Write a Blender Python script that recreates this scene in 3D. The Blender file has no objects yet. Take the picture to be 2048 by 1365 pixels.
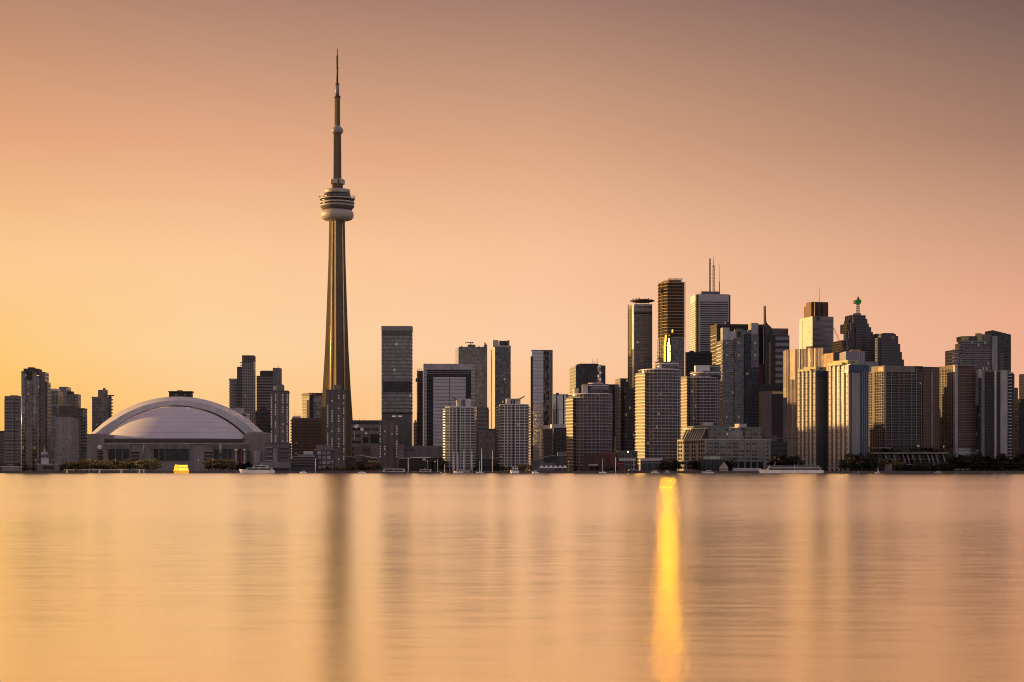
import bpy, math, random
from math import sin, cos, pi, radians, sqrt, asin, atan2
from mathutils import Vector, Matrix
random.seed(7)
sc = bpy.context.scene
col = sc.collection
F = 3473.0      # focal length in pixels of the 2048 wide frame
HZ = 941.0      # horizon row of that frame
CH = 3.0        # camera height above the water
GZ = 2.0        # quay height above the water
SHORE = 1790.0  # distance of the seawall

# ------------------------------------------------------------------ camera
cam = bpy.data.objects.new('camera', bpy.data.cameras.new('camera'))
cam.data.sensor_width = 36.0
cam.data.lens = F / 2048.0 * 36.0
cam.data.shift_y = (HZ - 682.5) / 2048.0
cam.data.clip_start = 0.5
cam.data.clip_end = 80000.0
cam.location = (0, 0, CH)
cam.rotation_euler = (pi / 2, 0, 0)
col.objects.link(cam)
sc.camera = cam

# ------------------------------------------------------------------ sun, sky, exposure
EXPO = 0.7
SUN_EL = radians(4.5)
SUN_AZ = radians(-76.0)          # measured from +Y, negative = to the left
SUN_H = Vector((sin(SUN_AZ), cos(SUN_AZ), 0))
SUN_V = Vector((SUN_H.x * cos(SUN_EL), SUN_H.y * cos(SUN_EL), sin(SUN_EL)))
sun = bpy.data.objects.new('sun', bpy.data.lights.new('sun', 'SUN'))
sun.data.energy = 5.0
sun.data.angle = radians(0.5)
sun.data.color = (1.0, 0.60, 0.21)
sun.rotation_euler = (-SUN_V).to_track_quat('-Z', 'Y').to_euler()
sun.location = (-600, 400, 400)
col.objects.link(sun)

def lin(r, g, b):
    f = lambda c: (c / 255 / 12.92) if c <= 10 else ((c / 255 + 0.055) / 1.055) ** 2.4
    return (f(r), f(g), f(b), 1.0)

w = bpy.data.worlds.new('World')
sc.world = w
w.use_nodes = True
nt = w.node_tree
nt.nodes.clear()
N = lambda t: nt.nodes.new(t)
LK = lambda a, b: nt.links.new(a, b)
def wm(op, a, b=None):
    n = N('ShaderNodeMath'); n.operation = op
    for i, v in enumerate((a, b)):
        if v is None: continue
        if isinstance(v, (int, float)): n.inputs[i].default_value = v
        else: LK(v, n.inputs[i])
    return n.outputs[0]
tc = N('ShaderNodeTexCoord')
sx = N('ShaderNodeSeparateXYZ'); LK(tc.outputs['Generated'], sx.inputs[0])
X_, Y_, Z_ = sx.outputs
hl = wm('MAXIMUM', wm('SQRT', wm('ADD', wm('MULTIPLY', X_, X_), wm('MULTIPLY', Y_, Y_))), 1e-4)
elev = wm('DIVIDE', wm('ARCTAN2', Z_, hl), pi / 2)
cosd = wm('DIVIDE', wm('ADD', wm('MULTIPLY', X_, SUN_H.x), wm('MULTIPLY', Y_, SUN_H.y)), hl)
delta = wm('DIVIDE', wm('ARCCOSINE', wm('MINIMUM', wm('MAXIMUM', cosd, -1.0), 1.0)), pi / 180)
delta = wm('ADD', delta, wm('MULTIPLY', wm('MAXIMUM', wm('DIVIDE', wm('MULTIPLY', Y_, -1.0), hl), 0.0), 75.0))   # the southern sky is already dusky
def ramp(stops):
    r = N('ShaderNodeValToRGB'); LK(elev, r.inputs[0])
    e = r.color_ramp.elements
    while len(e) < len(stops): e.new(0.5)
    for el, (deg, c, k) in zip(e, stops):
        el.position = deg / 90.0
        l = lin(*c); el.color = (l[0] * k, l[1] * k, l[2] * k, 1)
    return r.outputs[0]
SKY = [  # northern stops above the frame are raised to brighten the water reflection
 (0,   [(0,(255,180,70),1.5),(4,(255,190,84),1.4),(10,(255,190,104),1.0),(20,(225,170,125),1.0),(40,(175,145,135),1),(90,(130,115,125),1)]),
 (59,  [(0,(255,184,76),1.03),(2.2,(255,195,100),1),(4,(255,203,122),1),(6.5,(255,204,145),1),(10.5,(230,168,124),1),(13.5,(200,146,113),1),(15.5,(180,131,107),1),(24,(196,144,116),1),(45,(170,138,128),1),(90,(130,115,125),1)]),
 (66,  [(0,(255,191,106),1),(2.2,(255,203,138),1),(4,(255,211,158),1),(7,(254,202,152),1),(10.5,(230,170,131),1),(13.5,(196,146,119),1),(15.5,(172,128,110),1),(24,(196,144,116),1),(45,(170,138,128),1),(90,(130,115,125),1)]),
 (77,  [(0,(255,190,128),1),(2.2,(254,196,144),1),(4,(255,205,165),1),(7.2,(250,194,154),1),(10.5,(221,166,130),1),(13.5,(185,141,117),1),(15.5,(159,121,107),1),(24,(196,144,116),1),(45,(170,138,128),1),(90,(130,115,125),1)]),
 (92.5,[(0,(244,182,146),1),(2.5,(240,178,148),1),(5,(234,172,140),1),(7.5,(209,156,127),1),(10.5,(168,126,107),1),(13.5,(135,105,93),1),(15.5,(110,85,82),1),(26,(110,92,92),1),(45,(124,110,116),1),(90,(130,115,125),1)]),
 (150, [(0,(139,131,136),1),(6,(149,142,147),1),(15,(184,174,184),1),(35,(194,182,198),1),(60,(160,152,172),1),(90,(130,118,130),1)]),
]
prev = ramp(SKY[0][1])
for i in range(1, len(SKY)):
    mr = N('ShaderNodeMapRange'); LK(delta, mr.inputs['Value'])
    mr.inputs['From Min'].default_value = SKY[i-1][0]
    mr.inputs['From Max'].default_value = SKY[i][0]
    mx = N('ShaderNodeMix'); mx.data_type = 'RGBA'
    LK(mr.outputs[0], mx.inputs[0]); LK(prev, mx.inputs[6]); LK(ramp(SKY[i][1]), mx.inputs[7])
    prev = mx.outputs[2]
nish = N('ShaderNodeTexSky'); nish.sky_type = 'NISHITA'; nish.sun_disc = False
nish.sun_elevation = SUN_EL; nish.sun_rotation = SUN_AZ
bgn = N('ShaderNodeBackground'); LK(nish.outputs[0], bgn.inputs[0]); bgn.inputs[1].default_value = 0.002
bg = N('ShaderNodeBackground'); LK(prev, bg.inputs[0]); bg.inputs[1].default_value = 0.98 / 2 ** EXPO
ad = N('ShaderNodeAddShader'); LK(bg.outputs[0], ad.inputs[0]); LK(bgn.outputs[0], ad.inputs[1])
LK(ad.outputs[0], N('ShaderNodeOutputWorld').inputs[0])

sc.view_settings.view_transform = 'Standard'
sc.view_settings.look = 'None'
sc.view_settings.exposure = EXPO
sc.view_settings.gamma = 1.0
sc.cycles.use_denoising = True
sc.cycles.filter_width = 1.05
sc.cycles.max_bounces = 6
sc.cycles.diffuse_bounces = 3
sc.cycles.glossy_bounces = 4
sc.cycles.sample_clamp_indirect = 80.0
sc.cycles.blur_glossy = 0.0

# ------------------------------------------------------------------ materials
def neu(c):
    r, g, b = c[:3]; mx, mn = max(r, g, b), min(r, g, b)
    if mx < 1e-4 or (mx - mn) / mx > .55: return (r, g, b)
    l = .3 * r + .59 * g + .11 * b
    return (r + (l * 1.0 - r) * .45, g + (l * .98 - g) * .45, b + (l * 1.04 - b) * .45)
def mat_base(name):
    m = bpy.data.materials.new(name); m.use_nodes = True
    return m, m.node_tree, m.node_tree.nodes['Principled BSDF']

_mc = {}
def mat(name, c, rough=0.7, metal=0.0, var=0.25, scale=0.15, emit=None):
    if name in _mc: return _mc[name]
    m, t, b = mat_base(name)
    tcn = t.nodes.new('ShaderNodeTexCoord')
    nz = t.nodes.new('ShaderNodeTexNoise'); nz.inputs['Scale'].default_value = scale; nz.inputs['Detail'].default_value = 5
    mp = t.nodes.new('ShaderNodeMapping'); mp.inputs['Scale'].default_value = (1, 1, 0.35)
    t.links.new(tcn.outputs['Object'], mp.inputs[0]); t.links.new(mp.outputs[0], nz.inputs['Vector'])
    r = t.nodes.new('ShaderNodeMapRange')
    r.inputs['To Min'].default_value = 1 - var; r.inputs['To Max'].default_value = 1 + var
    r.inputs['From Min'].default_value = 0.3; r.inputs['From Max'].default_value = 0.7
    t.links.new(nz.outputs[0], r.inputs[0])
    v = t.nodes.new('ShaderNodeVectorMath'); v.operation = 'SCALE'
    v.inputs[0].default_value = neu(c); t.links.new(r.outputs[0], v.inputs['Scale'])
    t.links.new(v.outputs[0], b.inputs['Base Color'])
    b.inputs['Roughness'].default_value = rough; b.inputs['Metallic'].default_value = metal
    if emit:
        b.inputs['Emission Color'].default_value = (*emit[:3], 1); b.inputs['Emission Strength'].default_value = emit[3]
    _mc[name] = m
    return m

def facade_group():
    g = bpy.data.node_groups.new('facade', 'ShaderNodeTree')
    I = g.interface
    def inp(n, ty, d):
        s = I.new_socket(name=n, in_out='INPUT', socket_type=ty); s.default_value = d
    inp('Wall', 'NodeSocketColor', (.25, .22, .2, 1)); inp('Glass', 'NodeSocketColor', (.3, .3, .3, 1))
    for n, d in (('Floor', 3.5), ('Bay', 3.0), ('WinW', .8), ('WinH', .7), ('Rough', .15), ('Metal', .6), ('Lit', 0.0), ('Vary', .4), ('Tilt', .03), ('Seed', 0.0)):
        inp(n, 'NodeSocketFloat', d)
    I.new_socket(name='Shader', in_out='OUTPUT', socket_type='NodeSocketShader')
    nn = g.nodes; L = g.links
    gi = nn.new('NodeGroupInput'); go = nn.new('NodeGroupOutput')
    def mth(op, *a):
        n = nn.new('ShaderNodeMath'); n.operation = op
        for i, v in enumerate(a):
            if isinstance(v, (int, float)): n.inputs[i].default_value = v
            else: L.new(v, n.inputs[i])
        return n.outputs[0]
    uv = nn.new('ShaderNodeUVMap'); s = nn.new('ShaderNodeSeparateXYZ'); L.new(uv.outputs[0], s.inputs[0])
    U = mth('DIVIDE', s.outputs[0], gi.outputs['Bay']); V = mth('DIVIDE', s.outputs[1], gi.outputs['Floor'])
    fu = mth('ABSOLUTE', mth('SUBTRACT', mth('FRACT', U), .5)); fv = mth('ABSOLUTE', mth('SUBTRACT', mth('FRACT', V), .5))
    mask = mth('MULTIPLY', mth('LESS_THAN', fu, mth('MULTIPLY', gi.outputs['WinW'], .5)), mth('LESS_THAN', fv, mth('MULTIPLY', gi.outputs['WinH'], .5)))
    cb = nn.new('ShaderNodeCombineXYZ'); L.new(mth('FLOOR', U), cb.inputs[0]); L.new(mth('FLOOR', V), cb.inputs[1])
    wn = nn.new('ShaderNodeTexWhiteNoise'); wn.noise_dimensions = '3D'; L.new(gi.outputs['Seed'], cb.inputs[2]); L.new(cb.outputs[0], wn.inputs['Vector'])
    ws = nn.new('ShaderNodeSeparateColor'); L.new(wn.outputs['Color'], ws.inputs[0])
    # pane to pane differences of blinds and glass
    k = mth('ADD', mth('SUBTRACT', 1.0, gi.outputs['Vary']), mth('MULTIPLY', mth('MULTIPLY', gi.outputs['Vary'], 2.0), ws.outputs[0]))
    gs = nn.new('ShaderNodeVectorMath'); gs.operation = 'SCALE'; L.new(gi.outputs['Glass'], gs.inputs[0]); L.new(k, gs.inputs['Scale'])
    # large soft patches of weathering in the wall colour
    mp = nn.new('ShaderNodeMapping'); mp.inputs['Scale'].default_value = (.05, .02, .05); L.new(uv.outputs[0], mp.inputs[0])
    nz = nn.new('ShaderNodeTexNoise'); nz.inputs['Scale'].default_value = 1.0; nz.inputs['Detail'].default_value = 4; L.new(mp.outputs[0], nz.inputs['Vector'])
    wk = nn.new('ShaderNodeMapRange'); wk.inputs['From Min'].default_value = .3; wk.inputs['From Max'].default_value = .7
    wk.inputs['To Min'].default_value = .78; wk.inputs['To Max'].default_value = 1.2; L.new(nz.outputs[0], wk.inputs[0])
    wsx = nn.new('ShaderNodeVectorMath'); wsx.operation = 'SCALE'; L.new(gi.outputs['Wall'], wsx.inputs[0]); L.new(wk.outputs[0], wsx.inputs['Scale'])
    mx = nn.new('ShaderNodeMix'); mx.data_type = 'RGBA'; L.new(mask, mx.inputs[0]); L.new(wsx.outputs[0], mx.inputs[6]); L.new(gs.outputs[0], mx.inputs[7])
    b = nn.new('ShaderNodeBsdfPrincipled'); L.new(mx.outputs[2], b.inputs['Base Color'])
    L.new(mth('MULTIPLY', mask, gi.outputs['Metal']), b.inputs['Metallic'])
    L.new(mth('SUBTRACT', .75, mth('MULTIPLY', mask, mth('SUBTRACT', .75, gi.outputs['Rough']))), b.inputs['Roughness'])
    geo = nn.new('ShaderNodeNewGeometry')
    n1 = nn.new('ShaderNodeVectorMath'); n1.operation = 'SUBTRACT'; L.new(wn.outputs['Color'], n1.inputs[0]); n1.inputs[1].default_value = (.5, .5, .5)
    n2 = nn.new('ShaderNodeVectorMath'); n2.operation = 'SCALE'; L.new(n1.outputs[0], n2.inputs[0]); L.new(mth('MULTIPLY', mask, gi.outputs['Tilt']), n2.inputs['Scale'])
    n3 = nn.new('ShaderNodeVectorMath'); n3.operation = 'ADD'; L.new(geo.outputs['Normal'], n3.inputs[0]); L.new(n2.outputs[0], n3.inputs[1])
    n4 = nn.new('ShaderNodeVectorMath'); n4.operation = 'NORMALIZE'; L.new(n3.outputs[0], n4.inputs[0])
    L.new(n4.outputs[0], b.inputs['Normal'])
    b.inputs['Emission Color'].default_value = (1, .72, .36, 1)
    L.new(mth('MULTIPLY', mth('MULTIPLY', mask, mth('LESS_THAN', ws.outputs[1], gi.outputs['Lit'])), .12), b.inputs['Emission Strength'])
    L.new(b.outputs[0], go.inputs[0])
    return g
FG = facade_group()
_fi = [0]
FM = 1.45  # lifts left-hand wall colours in place of the hazy sunward glare
GM = .85
def fac(wall, glass, floor=3.5, bay=3.0, ww=.8, wh=.7, rough=.15, metal=.6, lit=0.0, vary=.4, tilt=.03):
    _fi[0] += 1
    wall = tuple(min(.75, c * FM) for c in wall); glass = tuple(min(.95, c * GM) for c in glass) if max(glass) < .5 else glass
    m = bpy.data.materials.new('facade_material'); m.use_nodes = True
    t = m.node_tree; t.nodes.clear()
    g = t.nodes.new('ShaderNodeGroup'); g.node_tree = FG
    for n, v in zip(('Wall', 'Glass', 'Floor', 'Bay', 'WinW', 'WinH', 'Rough', 'Metal', 'Lit', 'Vary', 'Tilt', 'Seed'), ((*neu(wall), 1), (*neu(glass), 1), floor, bay, ww, wh, rough, metal, lit, vary, tilt, _fi[0] * 3.7)):
        g.inputs[n].default_value = v
    o = t.nodes.new('ShaderNodeOutputMaterial'); t.links.new(g.outputs[0], o.inputs[0])
    return m

LITDOT = mat('lit_window_pale', (.6, .55, .45), .5, emit=(1, .84, .58, .06))
CONC = mat('concrete', (.20, .165, .14), .85)
CONCD = mat('dark_concrete', (.11, .09, .078), .85)
CONCL = mat('light_concrete', (.36, .32, .30), .8)
WHITE = mat('white_paint', (.66, .62, .60), .55, var=.12)
PALE = mat('pale_panel', (.46, .42, .41), .6, var=.15)
DARK = mat('dark_metal', (.03, .026, .025), .5)
BROWN = mat('brown_cladding', (.075, .048, .036), .7)
BRICK = mat('red_brick', (.13, .05, .04), .85)
GLASSD = mat('dark_glass', (.05, .047, .05), .12, .5, var=.3)
GLASSG = mat('grey_glass', (.24, .23, .23), .15, .7, var=.3)
STEEL = mat('steel', (.25, .23, .22), .4, .6)
REDP = mat('red_paint', (.5, .03, .03), .5)
YELP = mat('yellow_paint', (.62, .50, .16), .6)
BLUEP = mat('blue_paint', (.018, .035, .09), .45)
GREENR = mat('green_copper', (.13, .20, .17), .6)
BLACKG = mat('black_cladding', (.012, .011, .012), .35)

# ------------------------------------------------------------------ mesh helpers
class MB:
    def __init__(s): s.v = []; s.f = []; s.uv = []; s.sm = []
    def face(s, idx, uv, smooth=False):
        s.f.append(idx); s.uv.append(uv); s.sm.append(smooth)
    def prism(s, poly, z0, z1, u0=0.0, top=None, smooth=False, cap=True):
        """poly is counter-clockwise from above; top = optional other polygon for the upper ring; z1 may be a list."""
        n = len(poly); b = len(s.v); top = top or poly
        zt = z1 if isinstance(z1, (list, tuple)) else [z1] * n
        s.v += [(x, y, z0) for x, y in poly] + [(x, y, z) for (x, y), z in zip(top, zt)]
        u = u0
        for i in range(n):
            j = (i + 1) % n
            d = math.hypot(poly[j][0] - poly[i][0], poly[j][1] - poly[i][1])
            s.face((b + i, b + j, b + n + j, b + n + i), ((u, z0), (u + d, z0), (u + d, zt[j]), (u, zt[i])), smooth)
            u += d
        if cap:
            s.face(tuple(b + n + i for i in range(n)), tuple((0.001, 0.001) for _ in range(n)))
            s.face(tuple(b + i for i in reversed(range(n))), tuple((0.001, 0.001) for _ in range(n)))
        return s
    def box(s, x0, x1, y0, y1, z0, z1):
        return s.prism([(x0, y0), (x1, y0), (x1, y1), (x0, y1)], z0, z1)
    def tube(s, p, q, r0, r1=None, n=6):
        r1 = r0 if r1 is None else r1
        p = Vector(p); q = Vector(q); d = (q - p).normalized()
        a = d.orthogonal().normalized(); c = d.cross(a); b = len(s.v)
        for P, r in ((p, r0), (q, r1)):
            s.v += [tuple(P + (a * cos(2 * pi * i / n) + c * sin(2 * pi * i / n)) * r) for i in range(n)]
        for i in range(n):
            j = (i + 1) % n
            s.face((b + i, b + j, b + n + j, b + n + i), ((0, 0),) * 4, n > 6)
        s.face(tuple(b + n + i for i in range(n)), ((0, 0),) * n)
        s.face(tuple(b + i for i in reversed(range(n))), ((0, 0),) * n)
        return s
    def lathe(s, prof, n=48, cx=0.0, cy=0.0, smooth=True):
        """prof = [(r, z)] upwards"""
        b = len(s.v)
        for r, z in prof:
            s.v += [(cx + r * cos(2 * pi * i / n), cy + r * sin(2 * pi * i / n), z) for i in range(n)]
        for k in range(len(prof) - 1):
            for i in range(n):
                j = (i + 1) % n
                rr = prof[k][0]
                u0 = rr * 2 * pi * i / n; u1 = rr * 2 * pi * (i + 1) / n
                s.face((b + k * n + i, b + k * n + j, b + (k + 1) * n + j, b + (k + 1) * n + i), ((u0, prof[k][1]), (u1, prof[k][1]), (u1, prof[k + 1][1]), (u0, prof[k + 1][1])), smooth)
        m = len(prof) - 1
        if prof[m][0] > 1e-3: s.face(tuple(b + m * n + i for i in range(n)), ((0, 0),) * n)
        if prof[0][0] > 1e-3: s.face(tuple(b + i for i in reversed(range(n))), ((0, 0),) * n)
        return s
    def grid(s, rows, smooth=True):
        b = len(s.v); m = len(rows[0])
        for r in rows: s.v += [tuple(p) for p in r]
        for k in range(len(rows) - 1):
            for i in range(m - 1):
                s.face((b + k * m + i, b + k * m + i + 1, b + (k + 1) * m + i + 1, b + (k + 1) * m + i), ((i, k), (i + 1, k), (i + 1, k + 1), (i, k + 1)), smooth)
        return s
    def mesh(s, name, m):
        me = bpy.data.meshes.new(name)
        me.from_pydata(s.v, [], s.f)
        l = me.uv_layers.new(name='UVMap')
        k = 0
        for uvs in s.uv:
            for u in uvs:
                l.data[k].uv = u; k += 1
        me.polygons.foreach_set('use_smooth', s.sm)
        if m: me.materials.append(m)
        me.update()
        return me
    def build(s, name, m, parent=None, loc=(0, 0, 0)):
        return link(name, s.mesh(name, m), parent, loc)

def link(name, me, parent=None, loc=(0, 0, 0)):
    o = bpy.data.objects.new(name, me); col.objects.link(o)
    o.location = loc
    if parent: o.parent = parent
    return o
def tag(o, label, cat, group=None):
    o['label'] = label; o['category'] = cat
    if group: o['group'] = group
    return o
def thing(name, label, cat, loc=(0, 0, 0), rz=0.0, group=None):
    o = bpy.data.objects.new(name, None); col.objects.link(o)
    o.empty_display_size = 5
    o.location = loc; o.rotation_euler = (0, 0, rz)
    return tag(o, label, cat, group)
def struct(name, mb, m):
    o = mb.build(name, m); o['kind'] = 'structure'; return o
def dup(root, loc, rz=0.0, label=None, sc_=None):
    r = root.copy(); col.objects.link(r); r.location = loc; r.rotation_euler = (0, 0, rz)
    if label: r['label'] = label
    if sc_: r.scale = sc_
    for ch in list(root.children):
        c = ch.copy(); col.objects.link(c); c.parent = r
        for g in list(ch.children):
            d = g.copy(); col.objects.link(d); d.parent = c
    return r

K = lambda px: (px - 1024.0) / F
WX = lambda px, D: K(px) * D
WZ = lambda py, D: CH + (HZ - py) * D / F

class B:
    """a building: root at its nearest corner on the ground, local x along the front, local y into the depth"""
    def __init__(s, name, label, cat, xl, xc, xr, D, th=4.0, dep=None, group=None):
        s.D = D; s.th = radians(th); s.Cx = K(xc) * D
        s.dx, s.dy = cos(s.th), sin(s.th); s.ex, s.ey = -s.dy, s.dx
        s.W = s.x(xr)
        if dep is None:
            k = K(xl); dep = (k * D - s.Cx) / (s.ex - k * s.ey)
        s.L = dep
        s.o = thing(name, label, cat, (s.Cx, D, GZ), s.th, group)
        s.top = 0
    def x(s, px, y=0.0):
        k = K(px)
        return (k * (s.D + y * s.ey) - s.Cx - y * s.ex) / (s.dx - k * s.dy)
    def y(s, px):
        k = K(px); return (k * s.D - s.Cx) / (s.ex - k * s.ey)
    def h(s, py, y=0.0, x=0.0):
        return WZ(py, s.D + y * s.ey + x * s.dy) - GZ
    def box(s, name, m, x0, x1, y0, y1, z0, z1, parent=None):
        return MB().box(x0, x1, y0, y1, z0, z1).build(name, m, parent or s.o)
    def pbox(s, name, m, pxa, pxb, pya, pyb, y0, y1, parent=None):
        """box whose front, at local depth y0, spans these picture columns and rows"""
        return s.box(name, m, s.x(pxa, y0), s.x(pxb, y0), y0, y1, s.h(pyb, y0), s.h(pya, y0), parent)
    def body(s, py, m, name='wall', z0=-1.5):
        s.top = s.h(py)
        return s.box(name, m, 0, s.W, 0, s.L, z0, s.top)
    def pent(s, pxa, pxb, py, m, name='penthouse', y0=None, y1=None, z0=None):
        y0 = s.L * .2 if y0 is None else y0; y1 = s.L * .8 if y1 is None else y1
        return s.box(name, m, s.x(pxa, y0), s.x(pxb, y0), y0, y1, (s.top if z0 is None else z0) - .3, s.h(py, y0))
    def parapet(s, m, t=.5, hh=1.2, name='parapet'):
        return s.box(name, m, -t, s.W + t, -t, s.L + t, s.top - hh * .5, s.top + hh * .5)
    def rep(s, name, mb, m, locs, parent=None):
        me = mb.mesh(name, m)
        return [link(name, me, parent or s.o, l) for l in locs]
    def slabs(s, n, za, zb, m, out=.9, th=.5, name='balcony', x0=0.0, x1=None, y0=0.0, y1=None, sides=True):
        x1 = s.W if x1 is None else x1; y1 = s.L if y1 is None else y1
        mb = MB().box(x0 - (out if sides else 0), x1 + (out if sides else 0), y0 - out, y1, 0, th)
        return s.rep(name, mb, m, [(0, 0, za + (zb - za) * (i + .5) / n) for i in range(n)])
    def ribs(s, xs, wd, out, za, zb, m, name='pier'):
        mb = MB().box(-wd / 2, wd / 2, -out, .3, za, zb)
        return s.rep(name, mb, m, [(x, 0, 0) for x in xs])
    def lribs(s, ys, wd, out, za, zb, m, name='pier'):
        mb = MB().box(-out, .3, -wd / 2, wd / 2, za, zb)
        return s.rep(name, mb, m, [(0, y, 0) for y in ys])
    def mast(s, px, py, y, r, m, name='antenna', z0=None, r1=None):
        x = s.x(px, y)
        return MB().tube((x, y, (s.top if z0 is None else z0) - .5), (x, y, s.h(py, y)), r, r * .5 if r1 is None else r1).build(name, m, s.o)

# ------------------------------------------------------------------ ground and water
lim = 25000
g = MB()
g.prism([(-lim, SHORE), (lim, SHORE), (lim, 40000), (-lim, 40000)], -3.0, GZ)
struct('ground', g, mat('ground_paving', (.06, .052, .045), .9, scale=.02))
g = MB(); g.box(-2600, 2600, SHORE - 1.2, SHORE - .02, -3.0, GZ + .25)
struct('quay_edge', g, mat('quay_concrete', (.075, .06, .05), .85, scale=.3))

def water_mat():
    m, t, b = mat_base('water'); n = t.nodes; L = t.links
    n.remove(b)
    tcn = n.new('ShaderNodeTexCoord')
    def noise(sx, sy, scale, det, rough=.6):
        mp = n.new('ShaderNodeMapping'); mp.inputs['Scale'].default_value = (sx, sy, 1)
        L.new(tcn.outputs['Object'], mp.inputs[0])
        z = n.new('ShaderNodeTexNoise'); z.inputs['Scale'].default_value = scale; z.inputs['Detail'].default_value = det; z.inputs['Roughness'].default_value = rough
        L.new(mp.outputs[0], z.inputs['Vector'])
        s = n.new('ShaderNodeSeparateColor'); L.new(z.outputs['Color'], s.inputs[0])
        return s.outputs
    def mth(op, *a):
        q = n.new('ShaderNodeMath'); q.operation = op
        for i, v in enumerate(a):
            if isinstance(v, (int, float)): q.inputs[i].default_value = v
            else: L.new(v, q.inputs[i])
        return q.outputs[0]
    fine = noise(1, 1, 70.0, 2)          # ripples, finer than a pixel: they only spread the reflection
    mid = noise(.22, 1, 1.8, 6, .6)       # wavelets that read as short streaks
    big = noise(.35, 1, .012, 4)         # calm and ruffled patches
    c = lambda o, k: mth('MULTIPLY', mth('SUBTRACT', o, .5), k)
    amp = mth('ADD', .75, mth('MULTIPLY', big[0], .5))
    sx_ = mth('ADD', c(fine[0], W_FX), c(mid[0], W_MX))
    pos = n.new('ShaderNodeSeparateXYZ'); L.new(tcn.outputs['Object'], pos.inputs[0])
    open_ = n.new('ShaderNodeMapRange'); open_.inputs['From Min'].default_value = 25; open_.inputs['From Max'].default_value = 150; L.new(pos.outputs[1], open_.inputs[0])
    sy_ = mth('ADD', mth('ADD', mth('MULTIPLY', open_.outputs[0], W_BIAS), c(fine[1], W_FY)), mth('ADD', c(mid[1], W_MY), c(big[1], W_BY)))
    sy_ = mth('MULTIPLY', mth('MAXIMUM', sy_, mth('MULTIPLY', mth('SUBTRACT', 1.0, open_.outputs[0]), -.05)), amp)
    cb = n.new('ShaderNodeCombineXYZ'); L.new(sx_, cb.inputs[0]); L.new(mth('MULTIPLY', sy_, -1.0), cb.inputs[1]); cb.inputs[2].default_value = 1
    nm = n.new('ShaderNodeVectorMath'); nm.operation = 'NORMALIZE'; L.new(cb.outputs[0], nm.inputs[0])
    gl = n.new('ShaderNodeBsdfGlossy'); gl.distribution = 'MULTI_GGX'; gl.inputs['Roughness'].default_value = W_R
    L.new(nm.outputs[0], gl.inputs['Normal'])
    fr = n.new('ShaderNodeFresnel'); fr.inputs['IOR'].default_value = 1.33
    mr = n.new('ShaderNodeMapRange'); mr.inputs['From Min'].default_value = .42; mr.inputs['From Max'].default_value = .9; L.new(fr.outputs[0], mr.inputs[0])
    mx = n.new('ShaderNodeMix'); mx.data_type = 'RGBA'; L.new(mr.outputs[0], mx.inputs[0])
    mx.inputs[6].default_value = (1.0, .88, .61, 1); mx.inputs[7].default_value = (1, .96, .87, 1)
    L.new(mx.outputs[2], gl.inputs['Color'])
    L.new(gl.outputs[0], n['Material Output'].inputs[0])
    return m
W_FX, W_FY, W_MX, W_MY, W_BY, W_BIAS, W_R = .38, .19, .03, .062, .035, .042, .135
g = MB(); g.v = [(-lim, -400, 0), (lim, -400, 0), (lim, SHORE + 1, 0), (-lim, SHORE + 1, 0)]; g.face((0, 1, 2, 3), ((0, 0),) * 4)
struct('water', g, water_mat())
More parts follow.
